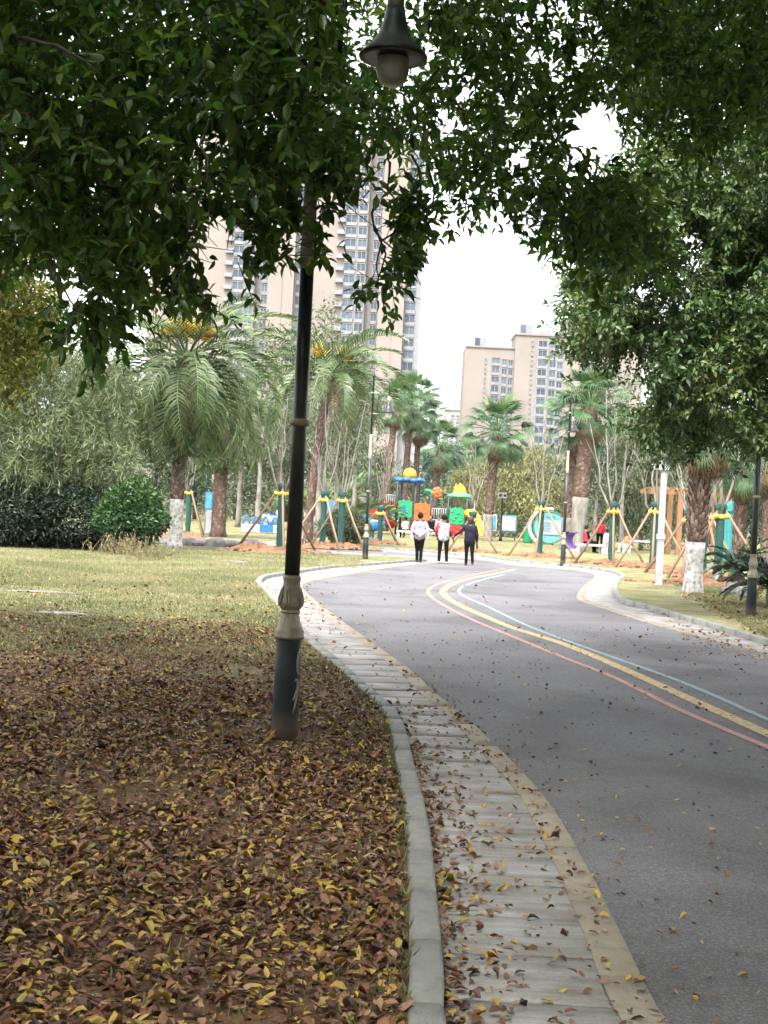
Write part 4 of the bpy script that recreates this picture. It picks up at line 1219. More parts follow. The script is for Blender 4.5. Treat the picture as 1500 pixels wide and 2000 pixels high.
def date_palm(label, b, H, r, L, nf, lean=(0, 0), white=0, flowers=0, seed=0, el=(-.5, 1.25), dry=4, group=None):
    t = thing('date_palm', label, 'palm tree', b, group=group)
    rr = random.Random(seed)
    top_ = palm_trunk(t, H, r, r * .85, lean, white)
    for i in range(nf):
        u = (i + .5) / nf
        e = el[1] + (el[0] - el[1]) * u ** .8
        a = i * 2.39996 + rr.uniform(-.15, .15)
        o = obj('frond', FROND[rr.choice((0, 1, 2) if u > .25 else (0, 3))], t)
        o.location = top_ + Vector((math.cos(a) * .1, math.sin(a) * .1, .25 * (1 - u)))
        o.rotation_euler = (rr.uniform(-.25, .25), -e, a)
        s = L * rr.uniform(.85, 1.08) * (1 if u > .12 else .8)
        o.scale = (s, s, s)
    for i in range(dry):
        a = i * 2.1 + .7
        o = obj('dead_frond', FROND_DRY[0], t)
        o.location = top_ - Vector((0, 0, .1)); o.rotation_euler = (0, .35 + .2 * rr.random(), a); o.scale = (L * .62,) * 3
    for i in range(flowers):
        a = i * 2 * PI / flowers + .4
        n = 130
        r_ = np.random.default_rng(i)
        d = unit(np.stack([r_.normal(math.cos(a) * .8, .42, n), r_.normal(math.sin(a) * .4, .35, n), r_.normal(.9, .38, n)], 1))
        S = np.array([[math.cos(a) * .35, math.sin(a) * .25, .75]]) + np.zeros((n, 3))
        E = S + d * r_.uniform(.35, .75, n)[:, None]
        V, F, TT = leaf_geo(S, d, unit(r_.normal(0, 1, (n, 3))), np.linalg.norm(E - S, axis=1), np.full(n, .03), hi=False, tint=r_.random(n))
        o = obj('flower_spray', npmesh('flower_spray', V, F, M_flower, TT), t, loc=top_)
    return t
def fan_palm(label, b, H, r0, r1, S, nl, lean=(0, 0), white=0, dead=6, seed=0, group=None, el=(-1.0, 1.3), light=3, ragged=1.0, bare=False):
    t = thing('fan_palm', label, 'palm tree', b, group=group)
    rr = random.Random(seed)
    top_ = palm_trunk(t, H, r0, r1, lean, white, ragged=ragged, bare=bare)
    for i in range(nl):
        u = (i + .5) / nl
        e = el[1] + (el[0] - el[1]) * u
        a = i * 2.39996 + rr.uniform(-.2, .2)
        o = obj('fan_leaf', (FAN_L if i < light else FAN)[rr.randrange(1 if i < light else 3)], t)
        o.location = top_ + Vector((math.cos(a) * .06, math.sin(a) * .06, .15 * (1 - u)))
        o.rotation_euler = (rr.uniform(-.4, .4), -e, a)
        s = S * rr.uniform(.85, 1.1)
        o.scale = (s,) * 3
    for i in range(dead):
        a = i * 2.5 + .3
        o = obj('dead_fan_leaf', FAN_D[i % 2], t)
        o.location = top_ - Vector((0, 0, .15)); o.rotation_euler = (rr.uniform(-.3, .3), 1.15 + .3 * rr.random(), a); o.scale = (S * .85,) * 3
    return t
PD = 'date palms across the left lawn'
date_palm('date palm with whitewashed foot and yellow flower sprays on the left lawn', G(341, 1071, LAWN), 5.9, .21, 4.0, 62, (.1, 0), 1.55, 6, 1, (-1.2, 1.35), group=PD)
date_palm('second date palm with flared foot beyond the low stone wall', GX(428, 58), 5.6, .30, 3.6, 44, (0, 0), 0, 0, 2, (-1.0, 1.2), group=PD)
date_palm('date palm standing behind the near lamp post with loose feathery crown', G(601, 1064, LAWN), 6.7, .17, 3.7, 34, (.6, 0), 0, 2, 3, (-.35, 1.35), group=PD)
PF = 'fan palms'
fan_palm('slim fan palm left of the blue playground roof', GX(752, 96), 9.0, .24, .20, 1.45, 30, (.5, 0), seed=1, group=PF)
fan_palm('tall fan palm directly behind the yellow ball roof', GX(787, 100), 9.6, .24, .20, 1.8, 40, (.3, 0), seed=2, group=PF)
fan_palm('fan palm with brown skirt just right of the yellow ball', GX(808, 104), 8.6, .24, .20, 1.8, 36, (.1, 0), seed=3, group=PF, dead=5)
fan_palm('shorter fan palm between playground and white tower', GX(846, 112), 6.9, .3, .26, 1.8, 32, (.4, 0), seed=4, group=PF)
fan_palm('lone fan palm with full round crown against the beige tower', GX(955, 78), 6.3, .26, .22, 1.6, 48, (.25, 0), 1.6, 5, 5, PF, bare=True)
fan_palm('low fan palm behind the lone fan palm', GX(915, 120), 5.8, .25, .22, 1.8, 22, (0, 0), seed=6, group=PF)
fan_palm('thick fan palm of the twin pair, right trunk', GX(1130, 64), 6.9, .36, .34, 1.5, 40, (.35, 0), 2.6, 10, 7, PF, bare=True)
fan_palm('fan palm of the twin pair, left trunk with pinkish bark', GX(1110, 66), 6.1, .32, .30, 1.45, 34, (.25, 0), 1.6, 10, 8, PF, bare=True)
fan_palm('near palm with shaggy trunk and whitewashed foot on the right lawn', G(1353, 1158, LAWN), 3.9, .19, .23, 1.15, 30, (.12, 0), 1.15, 6, 9, PF, ragged=1.5)
fan_palm('palm with shaggy trunk behind the propped trees at the right', G(1440, 1107, LAWN), 4.0, .2, .24, 1.3, 30, (.0, 0), 0, 6, 10, PF, ragged=1.5)
fan_palm('fan palm half hidden behind the broadleaf tree at the right edge', GX(1500, 50), 4.6, .2, .22, 1.6, 26, (0, 0), seed=12, group=PF)

def cycad(label, b, L, n, seed):
    t = thing('cycad', label, 'cycad', b, group='cycads on the right lawn')
    MB().lathe([(.16, -.05), (.19, .1), (.17, .3), (.10, .42)], 10, wob=lambda a, z: .1 * math.sin(7 * a + z * 30)).build('stem', M_palmbark, t)
    rr = random.Random(seed)
    for i in range(n):
        u = i / n
        a = i * 2.39996
        o = obj('frond', CYC[i % 2], t)
        o.location = (0, 0, .36); o.rotation_euler = (rr.uniform(-.3, .3), -(1.25 - 1.15 * u), a); o.scale = (L * rr.uniform(.85, 1.1),) * 3
CYC = [frond_mesh('frond', 1, dr, 0, 44, .17, M_cycad, 20 + i, wid=.020, rach=.014, vee=.9, stalk=.1) for i, dr in enumerate((1.0, 1.4))]
cycad('dark glossy cycad behind the right lamp post', G(1440, 1143, LAWN), 1.25, 34, 1)
cycad('dark cycad cut by the right edge of the picture', G(1515, 1185, LAWN), 1.2, 34, 2)

# ------------------------------------------------------------------ newly planted trees with props
def stem_paths(rr, n, H, spread):
    mb = MB()
    for k in range(n):
        a = 2 * PI * k / n + rr.uniform(-.4, .4)
        x = y = 0.0; pts = [Vector((0, 0, 1.7))]
        h = H * rr.uniform(.75, 1.05); sp = spread * rr.uniform(.5, 1.1)
        for j in range(1, 7):
            u = j / 6
            pts.append(Vector((math.cos(a) * sp * u ** .7 + rr.uniform(-.07, .07), math.sin(a) * sp * u ** .7 + rr.uniform(-.07, .07), 1.7 + (h - 1.7) * u)))
        mb.tube(pts, [.045, .038, .032, .026, .02, .014, .008], 6)
        for q in range(5):
            i = rr.randrange(2, 6); b = rr.uniform(0, 2 * PI); l = rr.uniform(.5, 1.2)
            p = pts[i]; d = Vector((math.cos(b) * .5, math.sin(b) * .5, .9))
            mb.tube([p, p + d * l * .5 + Vector((rr.uniform(-.06, .06), 0, 0)), p + d * l], [.014, .010, .004], 5)
    return mb
def young_tree(label, b, wrap_h=2.0, H=5.2, seed=0, sp=.9, n=4, prop_r=1.45, props=(.3, 2.4, 4.5)):
    rr = random.Random(seed)
    t = thing('propped_tree', label, 'young tree', b, group='newly planted trees held by timber props')
    MB().tube([(0, 0, -.1), (.01, 0, 1), (0, 0, 2.1)], [.085, .075, .06], 8).build('trunk', M_palebark, t)
    zs = np.linspace(-.03, wrap_h, 12)
    MB().tube([(rr.uniform(-.01, .01), rr.uniform(-.01, .01), z) for z in zs], [.115 * (1 + rr.uniform(-.08, .08)) + (.03 if i == 0 else 0) for i, z in enumerate(zs)], 12).build('burlap_wrap', M_wrap, t)
    # loose burlap top
    MB().lathe([(.10, wrap_h - .04), (.15, wrap_h + .04), (.17, wrap_h + .16), (.12, wrap_h + .20)], 10, wob=lambda a, z: .22 * math.sin(3 * a + seed)).build('burlap_collar', M_wrap, t)
    zt = wrap_h - .16
    mb = MB().lathe([(.12, zt - .06), (.15, zt - .05), (.155, zt + .05), (.12, zt + .06)], 12)
    for a in props:
        mb.ball((.19 * math.cos(a), .19 * math.sin(a), zt + .02), (.085, .085, .075), 8, 6, .15, seed)
    mb.build('yellow_tie', M_tape, t)
    for a in props:
        d = Vector((math.cos(a), math.sin(a), 0))
        pr = prop_r * rr.uniform(.85, 1.1)
        MB().tube([d * .14 + Vector((0, 0, zt + .16)), d * (pr * .5) + Vector((0, 0, zt * .55)), d * pr + Vector((0, 0, -.06))], [.035, .04, .045], 8).build('timber_prop', M_wood, t)
    stem_paths(rr, n, H, sp).build('bare_branches', M_palebark, t)
    return t
def soil_mound(label, b, rx, ry, h, seed):
    r = random.Random(seed)
    n, m_ = 26, 7
    V, F = [(0, 0, h)], []
    ph = [r.uniform(0, 6) for _ in range(5)]
    for j in range(1, m_ + 1):
        u = j / m_
        for k in range(n):
            a = 2 * PI * k / n
            w = 1 + .18 * math.sin(2 * a + ph[0]) + .12 * math.sin(5 * a + ph[1])
            z = h * (math.cos(u * PI) * .5 + .5) * (1 + .5 * math.sin(4 * a + 9 * u + ph[2])) + r.uniform(-.035, .05) * (1 if j < m_ else 0)
            V.append((rx * u * w * math.cos(a), ry * u * w * math.sin(a), z if j < m_ else -.03))
    for k in range(n):
        F.append((0, 1 + k, 1 + (k + 1) % n))
    for j in range(m_ - 1):
        for k in range(n):
            a = 1 + j * n; F.append((a + k, a + n + k, a + n + (k + 1) % n, a + (k + 1) % n))
    mb = MB().add(V, F)
    for k in range(36):
        a = r.uniform(0, 2 * PI); u = r.uniform(.2, 1.05); s = r.uniform(.04, .11)
        mb.ball((rx * u * math.cos(a), ry * u * math.sin(a), h * (1 - u) * .7 + s * .2), (s, s, s * .7), 6, 5, .25, k)
    o = mb.build('soil_mound', M_soil, loc=b)
    tag(o, label, 'soil mound', 'red soil mounds round new trees')
YT = [  # px, py, wrap height, tree height, seed, branch spread, props, label, mound label
    (545, 1077, 2.05, 5.6, 1, 1.0, (2.9, 4.9, .6), 'propped young tree just left of the near lamp post shaft', 'red soil heap left of the near lamp post shaft', 1.9),
    (629, 1068, 1.95, 6.0, 2, .7, (3.6, 5.2, 1.2), 'propped young tree right behind the near lamp post', 'red soil mound right behind the near lamp post', 1.3),
    (664, 1069, 1.95, 5.4, 3, .9, (3.9, 5.6, 1.5), 'propped young tree left of the distant lamp post', 'red soil mound left of the distant lamp post', 1.3),
    (741, 1062, 1.5, 4.6, 4, .6, (2.8, 5.4, 1.0), 'propped young tree beside the red spiral slide', 'red soil mound below the red spiral slide', 1.3),
    (366, 1047, 2.0, 5.0, 5, .8, (2.6, 5.3, 1.2), 'propped young tree behind the whitewashed date palm', 'reddish soil bank behind the round shrub', 1.2),
    (1053, 1088, 2.0, 5.5, 6, .8, (3.5, 5.7, 4.5), 'propped young tree in front of the oval notice board', 'red soil mound in front of the oval notice board', 1.6),
    (1193, 1103, 2.0, 6.2, 7, 1.2, (3.5, 5.6, 4.6), 'propped young tree with forked pale stems in front of the seated people', 'red soil mound in front of the seated people', 1.5),
    (1274, 1110, 2.05, 5.4, 8, .9, (3.6, 5.7, 4.5), 'propped young tree just left of the white camera pole', 'red soil mound at the white camera pole', 1.6),
    (1341, 1121, 1.8, 4.6, 9, .9, (3.5, 5.5, 4.4), 'propped young tree left of the shaggy near palm', 'red soil mound left of the shaggy near palm', 1.4),
    (1371, 1130, 1.9, 5.0, 10, .8, (3.7, 5.8, 4.9), 'propped young tree hidden partly by the shaggy near palm', 'red soil mound behind the whitewashed foot', 1.2),
    (1401, 1138, 1.95, 5.6, 11, .9, (3.8, 5.8, 1.4), 'propped young tree with thick green wrap before the pergola end', 'red soil mound beside the cycad', 1.2),
    (921, 1078, 1.45, 4.4, 12, .6, (3.9, 5.7, 1.3), 'propped young tree behind the three walkers', 'red soil mound behind the three walkers', 1.5)]
for px, py, wh, H, sd_, sp, pr, lab, mlab, mr in YT:
    b = G(px, py, LAWN)
    young_tree(lab, b, wh, H, sd_, sp, 4, 1.45, pr)
    soil_mound(mlab, b + Vector((random.uniform(-.2, .2), -.1, -.01)), mr, .75, .15, sd_)
soil_mound('broad red soil heap on the grass between stone wall and lamp post', G(500, 1078, LAWN), 1.3, .7, .2, 40)
soil_mound('pale reddish soil bank behind the round green shrub', GX(300, 52), 2.2, 1.2, .35, 41)
soil_mound('red soil ridge along the right lawn before the cycad', G(1440, 1148, LAWN) + Vector((-1.0, .6, 0)), 1.6, .5, .14, 42)
# ------------------------------------------------------------------ woodland behind
def slender_tree_mesh(seed, H, rx, z0, n, llen, mat, weep=0.0):
    r = np.random.default_rng(seed)
    k = 26
    cz = z0 + (H - z0) * r.random(k)
    u = (cz - z0) / (H - z0)
    rad_ = rx * np.sin(PI * np.clip(.12 + .84 * u, 0, 1)) ** .8
    a = r.random(k) * 2 * PI; q = r.random(k) ** .5
    C = np.stack([np.cos(a) * rad_ * q, np.sin(a) * rad_ * q, cz], 1)
    idx = r.integers(0, k, n)
    B = C[idx] + r.normal(0, 1, (n, 3)) * np.array([[rx * .22, rx * .22, (H - z0) * .06]])
    if weep: B[:, 2] -= r.random(n) ** 2 * weep
    T = r.normal(0, .7, (n, 3)); T[:, 2] -= .4 + weep * .5; T = unit(T)
    Nn = unit(r.normal(0, 1, (n, 3)))
    V, F, tt_ = leaf_geo(B, T, Nn, llen * r.uniform(.6, 1.3, n), llen * .4 * r.uniform(.7, 1.2, n), hi=False, tint=np.clip(np.repeat(r.normal(.5, .1, 1), n) + r.normal(0, .2, n) + .15 * (r.random(k)[idx] - .5), 0, 1))
    crown = npmesh('crown', V, F, mat, tt_)
    mb = MB()
    limb(mb, [(0, 0, -.1), (.1, 0, H * .35), (-.05, .1, H * .7), (0, 0, H * .95)], .10 + .008 * H, .02, 7, .03)
    for i in range(9):
        c = Vector(C[i]); s = Vector((0, 0, max(z0 * .7, c.z - 1.2)))
        mb.tube([s, s.lerp(c, .5) + Vector((0, 0, .15)), c], [.035, .025, .01], 5)
    return mb, crown
BG = []
def proto(seed, H, rx, z0, n, llen, mat, weep=0.0, bark=None):
    mb, crown = slender_tree_mesh(seed, H, rx, z0, n, llen, mat, weep)
    return mb.mesh('trunk', bark or M_palebark), crown
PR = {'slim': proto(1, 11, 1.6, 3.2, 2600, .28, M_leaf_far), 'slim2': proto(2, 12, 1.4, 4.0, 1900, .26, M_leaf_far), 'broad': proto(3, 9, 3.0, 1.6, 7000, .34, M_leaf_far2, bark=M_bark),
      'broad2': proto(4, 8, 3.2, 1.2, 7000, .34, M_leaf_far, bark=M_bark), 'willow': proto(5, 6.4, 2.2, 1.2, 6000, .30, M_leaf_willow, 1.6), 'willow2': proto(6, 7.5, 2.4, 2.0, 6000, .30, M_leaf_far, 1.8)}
def bg_tree(kind, label, px, D, s=1.0, rz=0.0):
    t = thing('park_tree', label, 'tree', GX(px, D, LAWN if D < 200 else -.06), rz, 'trees at the back of the park', s)
    obj('trunk', PR[kind][0], t); obj('crown', PR[kind][1], t)
for kind, px, D, s, lab in [
    ('willow', 985, 96, 1.0, 'yellow green willow left of the small twin globe lamp'), ('willow', 1040, 100, 1.05, 'yellow green willow behind the oval notice board'), ('willow', 915, 118, .9, 'pale willow behind the green playground roof'),
    ('willow2', 1255, 74, .9, 'drooping tree behind the white camera pole'), ('willow2', 1320, 80, .95, 'drooping tree behind the pergola'), ('broad', 868, 150, 1.0, 'blue green tree below the white tower'), ('broad', 830, 140, .85, 'blue green tree behind the blue playground roof'),
    ('broad', 905, 160, .9, 'blue green tree below the left end of the beige tower'), ('broad2', 1085, 120, .8, 'grey green tree behind the twin palm trunks'), ('broad2', 1180, 110, 1.1, 'grey green tree behind the forked young tree'), ('broad', 1240, 100, .95, 'dark green tree behind the camera pole'),
    ('broad2', 1390, 95, 1.1, 'grey green tree behind the pergola end'), ('broad', 1470, 85, 1.0, 'dark green tree behind the right lamp post'), ('slim', 1163, 72, .8, 'slender pale trunked tree right of the twin palms'), ('slim2', 1217, 70, .75, 'slender pale trunked tree behind the child in orange'),
    ('slim2', 1300, 88, .8, 'slender tree behind the pergola posts'), ('slim', 465, 84, 1.05, 'slender grey tree right of the second date palm'), ('slim2', 505, 78, 1.0, 'slender grey tree left of the near lamp post shaft'), ('slim', 545, 88, 1.1, 'tall grey tree seen just left of the dark shaft'),
    ('slim2', 622, 66, .95, 'slender bare looking tree just right of the dark shaft'), ('slim', 655, 72, .95, 'slender tree with pale stem left of the distant lamp post'), ('slim2', 690, 80, .95, 'slender grey tree behind the distant lamp post'), ('slim', 720, 100, .85, 'grey green tree behind the white railing'),
    ('broad2', 640, 120, 1.0, 'grey green tree far behind the propped trees'), ('broad2', 560, 125, 1.2, 'broad grey tree far behind the dark shaft'), ('broad2', 460, 120, 1.3, 'broad grey tree far behind the second date palm'), ('broad', 380, 110, 1.1, 'green tree far behind the flowering date palm'),
    ('broad2', 300, 100, 1.1, 'grey green tree far behind the round shrub'), ('broad2', 200, 90, 1.2, 'grey green tree behind the weeping tree'), ('broad', 60, 90, 1.2, 'dark tree far behind the left edge'), ('broad2', 740, 130, .8, 'grey tree far behind the slim fan palm')]:
    bg_tree(kind, lab, px, D, s, (px * 1.7) % 6.28)
# one mass of undergrowth and trunks at the back of the park
n = 60000
xs = RNG.uniform(-75, 80, n); ys = RNG.uniform(125, 175, n)
hmax = 3.6 + 1.6 * np.sin(xs * .35) + 1.1 * np.sin(xs * .9 + 1) + .8 * np.sin(ys * .5)
zs = RNG.random(n) ** .9 * np.maximum(hmax, 1.2)
B = np.stack([xs, ys, zs], 1)
V, F, t_ = leaf_geo(B, unit(RNG.normal(0, 1, (n, 3))), unit(RNG.normal(0, 1, (n, 3))), RNG.uniform(.35, .8, n), RNG.uniform(.16, .34, n), hi=False, tint=np.clip(RNG.normal(.45, .2, n) + .2 * np.sin(xs * .6), 0, 1))
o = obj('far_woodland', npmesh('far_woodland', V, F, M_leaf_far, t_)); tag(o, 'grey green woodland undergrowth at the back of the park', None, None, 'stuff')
def areca(label, px, D, L, n, seed, mat_mesh):
    t = thing('feather_palm_clump', label, 'palm', GX(px, D), group='leafy palm clumps')
    rr = random.Random(seed)
    MB().lathe([(.25, -.05), (.3, .1), (.2, .35), (.1, .45)], 10).build('root_crown', M_palmbark, t)
    for i in range(n):
        o = obj('frond', mat_mesh[i % len(mat_mesh)], t)
        o.location = (rr.uniform(-.3, .3), rr.uniform(-.3, .3), .3)
        o.rotation_euler = (rr.uniform(-.3, .3), -rr.uniform(.7, 1.45), i * 2.4); o.scale = (L * rr.uniform(.7, 1.1),) * 3
M_areca = MAT('light green palm leaflets', [(.06, .12, .035), (.11, .18, .06), (.18, .25, .10)], src='tint', rough=.5, transl=.3)
AREC = [frond_mesh('frond', 1, dr, 0, 34, .26, M_areca, 30 + i, wid=.026, rach=.012) for i, dr in enumerate((1.3, 1.8))]
areca('light green feather palm clump left of the distant lamp post', 680, 80, 1.9, 18, 1, AREC)
areca('tall light green feather palm clump between lamp posts', 648, 84, 4.6, 18, 2, AREC)
areca('feather palm clump behind the white railing', 715, 104, 3.0, 14, 3, AREC)

# ------------------------------------------------------------------ towers
M_beige = MAT('beige tower render', [(.175, .150, .132), (.205, .176, .155), (.23, .20, .178)], scale=.05, rough=.85)
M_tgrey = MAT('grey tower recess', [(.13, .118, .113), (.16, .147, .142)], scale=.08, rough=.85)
M_frame = MAT('pale window frames', [(.15, .155, .165), (.20, .205, .215)], scale=1, rough=.6)
M_glass = MAT('tower window glass', [(.02, .03, .045), (.045, .065, .09), (.09, .12, .15)], src='rand', scale=.6, rough=.3, spec=.35)
M_twhite = MAT('white tower render', [(.20, .195, .195), (.24, .235, .235)], scale=.08, rough=.85)
_wm = {}
def window_mesh(w, h):
    k = (round(w, 2), round(h, 2))
    if k not in _wm:
        fr = MB()
        for x in (-w / 2, 0, w / 2): fr.box((x, -.12, 0), (.14, .24, h))
        for z in (-h / 2, h / 2): fr.box((0, -.14, z), (w + .14, .28, .16))
        fr.box((0, -.2, -h / 2 - .45), (w, .4, .7))            # ledge for the air conditioner below
        pn = MB().box((0, -.04, 0), (w - .02, .08, h - .02))
        _wm[k] = (fr.mesh('window', M_frame), pn.mesh('pane', M_glass))
    return _wm[k]
def add_windows(t, x, y, w, h, floors, fh=3.0, z0=1.6):
    a, b = window_mesh(w, h)
    for f in floors:
        o = obj('window', a, t, loc=(x, y, f * fh + z0))
        obj('pane', b, o)
def tower_wing(t, x0, H, fl, mirror=False):
    """one wing of the tall beige tower, front on the -Y side"""
    MB().box((x0 + 7.1, 8.0, H / 2), (14.2, 14, H)).build('wall', M_beige, t)
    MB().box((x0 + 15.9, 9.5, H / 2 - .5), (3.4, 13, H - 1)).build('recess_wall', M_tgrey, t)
    MB().box((x0 + 20.8, 7.0, H / 2 + .3), (6.4, 16, H + .6)).build('wall', M_beige, t)
    MB().box((x0 + 21.2, -1.04, H / 2), (.10, .12, H)).build('rain_pipe', M_tgrey, t)
    MB().box((x0 + 26.1, 8.2, H / 2 - .6), (4.2, 13, H - 1.2)).build('bay_wall', M_frame, t)
    MB().box((x0 + 14.0, 1.0 + 7.4, H + .4), (28.4, 13.6, .8)).build('parapet', M_beige, t)
    add_windows(t, x0 + 10.0, 1.0, 2.7, 1.9, fl)
    add_windows(t, x0 + 12.9, 1.0, 2.1, 1.9, fl)
    add_windows(t, x0 + 16.5, 3.0, 1.5, 1.9, fl)
    add_windows(t, x0 + 25.6, 1.7, 2.6, 2.0, fl)
    for f in fl:
        MB_B = _bal()
        obj('balcony', MB_B, t, loc=(x0 + 7.6, 1.0, f * 3 + .6))
_bc = []
def _bal():
    if not _bc:
        mb = MB().box((0, -.5, 0), (1.9, 1.0, .15))
        mb.box((0, -.95, .5), (1.9, .08, .85)); mb.box((-.9, -.5, .5), (.08, 1, .85)); mb.box((.9, -.5, .5), (.08, 1, .85))
        _bc.append(mb.mesh('balcony', M_frame))
    return _bc[0]
DT = 330
b = GX(803, DT, -.06)
t = thing('apartment_tower', 'tall beige apartment tower with window columns, behind the lamp post', 'tower', b)
tower_wing(t, -28.3, 93, range(10, 30))
tower_wing(t, -28.3 - 27.5, 93, range(10, 30))
MB().box((-62, 9, 45), (12, 14, 90)).build('wall', M_beige, t)
add_windows(t, -59.5, 2.0, 2.4, 1.7, range(12, 26))
DB = 420
b = GX(891, DB, -.06)
t = thing('apartment_tower', 'shorter beige apartment block with stepped roof right of the open sky', 'tower', b)
q = FPX / DB
def bx(px): return (px - 891) / q
MB().box(((bx(893) + bx(990)) / 2, 7, 27.2), (bx(990) - bx(893), 14, 54.4)).build('wall', M_beige, t)
MB().box(((bx(990) + bx(1240)) / 2, 6.2, 29.4), (bx(1240) - bx(990), 15, 58.8)).build('wall', M_beige, t)
MB().box(((bx(893) + bx(990)) / 2 + .3, 6.9, 54.6), (bx(990) - bx(893) + .2, 14.6, .5)).build('parapet', M_beige, t)
MB().box(((bx(990) + bx(1240)) / 2, 6.1, 59.0), (bx(1240) - bx(990) + .5, 15.7, .6)).build('parapet', M_beige, t)
add_windows(t, bx(954), 0, 2.4, 1.8, range(6, 17), 3.02, 2.2)
add_windows(t, bx(971), 0, 1.6, 1.8, range(6, 17), 3.02, 1.8)
add_windows(t, bx(983), 0, 1.3, 1.8, range(6, 17), 3.02, 1.6)
add_windows(t, bx(1043), -1.3, 2.8, 1.9, range(4, 19), 3.02, 1.9)
add_windows(t, bx(1064), -1.3, 2.1, 1.9, range(4, 19), 3.02, 1.6)
add_windows(t, bx(1078), -1.3, 1.7, 1.9, range(4, 19), 3.02, 1.3)
add_windows(t, bx(1130), -1.3, 2.4, 1.9, range(4, 19), 3.02, 1.3)
for x, fl, y in ((934, range(6, 17), 0), (1023, range(4, 19), -1.3)):
    a, p_ = window_mesh(.55, .9)
    for f in fl:
        o = obj('window', a, t, loc=(bx(x), y, f * 3.02 + 2.2)); obj('pane', p_, o)
for x in (1034, 1053, 1071):
    MB().box((bx(x), -1.42, 30), (.5, .3, 56)).build('pilaster', M_frame, t)
M_rooftop = MAT('pale rooftop block', [(.15, .155, .17), (.20, .205, .215)], scale=.3, rough=.7)
for x0, x1, z0, z1 in ((912, 936, 54.85, 58.0), (1001, 1025, 59.3, 62.9), (1043, 1063, 59.3, 61.2), (1072, 1081, 59.3, 61)):
    o = MB().box(((bx(x0) + bx(x1)) / 2, 5, (z0 + z1) / 2), (bx(x1) - bx(x0), 4, z1 - z0)).build('roof_block', M_rooftop, t)
    if x0 in (912, 1001):
        MB().box((bx(x0) + .9, 2.95, (z0 + z1) / 2), (1.5, .1, (z1 - z0) * .8)).build('roof_window', M_glass, o)
        MB().tube([(bx(x0) + .8, 5, z1), (bx(x0) + .8, 5, z1 + 1.2)], .12, 6).build('antenna', M_rooftop, o)
MB().box((bx(1096), 5, 61.6), (bx(1110) - bx(1083), 6, 4.6)).build('stair_block', M_beige, t)
MB().box((bx(1096), 5, 64.1), (bx(1110) - bx(1083) + 1, 7, .4)).build('stair_roof', M_tgrey, t)
DW = 640
b = GX(880, DW, -.06); q2 = FPX / DW
t = thing('apartment_tower', 'far white tower between playground palms and beige block', 'tower', b)
MB().box((0, 6, 25.5), (38 / q2, 12, 51)).build('wall', M_twhite, t)
MB().box((10 / q2, 6, 56 - 2), (20 / q2, 10, 6)).build('roof_block', M_twhite, t)
MB().box((0, 5.9, 51.2), (39.5 / q2, 12.6, .5)).build('parapet', M_tgrey, t)
for x in (-5, 5):
    a, p_ = window_mesh(1.3, 1.0)
    for f in range(4, 16):
        o = obj('window', a, t, loc=(x / q2, 0, f * 3.1 + 1.8)); obj('pane', p_, o)
# tower crane behind the block
cb = GX(930, 520, -.06)
t = thing('tower_crane', 'thin crane jib in the sky beside the beige block', 'crane', cb)
MB().box((0, 0, 26), (1.2, 1.2, 52)).build('mast', M_rooftop, t)
mb = MB()
A0 = Vector((6, 0, 49)); A1 = W(848, 747, 520) - cb
for dz in (0, 1.0):
    mb.tube([A0 + Vector((0, 0, dz)), A1 + Vector((0, 0, dz * .4))], .16, 5)
for k in range(16):
    u = k / 15; v = (k + .5) / 15
    mb.tube([A0.lerp(A1, u), A0.lerp(A1, min(v, 1)) + Vector((0, 0, 1 - .6 * v))], .08, 4)
mb.build('jib', M_rooftop, t)

# ------------------------------------------------------------------ people
M_skin = plain('skin', (.26, .145, .10), .6, .1, spec=.2)
M_hair = plain('black hair', (.008, .006, .006), .7, .4, spec=.2)
def body(t, segs, name='body', vox=.016):
    """one continuous figure: overlapping tapered limbs fused by a voxel remesh; each face takes the cloth of the nearest limb"""
    mb = MB()
    mats = []
    for p0, p1, r0, r1, mt, el in segs:
        p0, p1 = Vector(p0), Vector(p1)
        d = p1 - p0
        k = 5
        pts = [p0 + d * (i / k) for i in range(k + 1)]
        dn = d.normalized() if d.length > 1e-6 else Vector((0, 0, 1))
        rs = [r0 + (r1 - r0) * i / k for i in range(k + 1)]
        pts = [p0 - dn * r0 * .85, p0 - dn * r0 * .5] + pts + [p1 + dn * r1 * .5, p1 + dn * r1 * .85]
        rs = [r0 * .5, r0 * .85] + rs + [r1 * .85, r1 * .5]
        mb.tube(pts, rs, 12, True, el)
        if mt not in mats: mats.append(mt)
    o = mb.build(name, mats, t)
    md = o.modifiers.new('fuse', 'REMESH'); md.mode = 'VOXEL'; md.voxel_size = vox
    sm = o.modifiers.new('smooth', 'SMOOTH'); sm.factor = .5; sm.iterations = 3
    dg = bpy.context.evaluated_depsgraph_get()
    me = bpy.data.meshes.new_from_object(o.evaluated_get(dg))
    o.modifiers.clear()
    o.data = me
    me.materials.clear()
    for mm in mats: me.materials.append(mm)
    n = len(me.polygons)
    C = np.zeros(n * 3, dtype=np.float32); me.polygons.foreach_get('center', C); C = C.reshape(-1, 3)
    best = np.full(n, 1e9); idx = np.zeros(n, dtype=np.int32)
    for p0, p1, r0, r1, mt, el in segs:
        a = np.array(p0, float); d = np.array(p1, float) - a; l2 = max((d * d).sum(), 1e-9)
        u = np.clip(((C - a) @ d) / l2, 0, 1)
        dist = np.linalg.norm(C - a - u[:, None] * d, axis=1) - (r0 + (r1 - r0) * u)
        mm = dist < best
        best[mm] = dist[mm]; idx[mm] = mats.index(mt)
    me.polygons.foreach_set('material_index', idx)
    me.polygons.foreach_set('use_smooth', np.ones(n, bool))
    me.update()
    return o
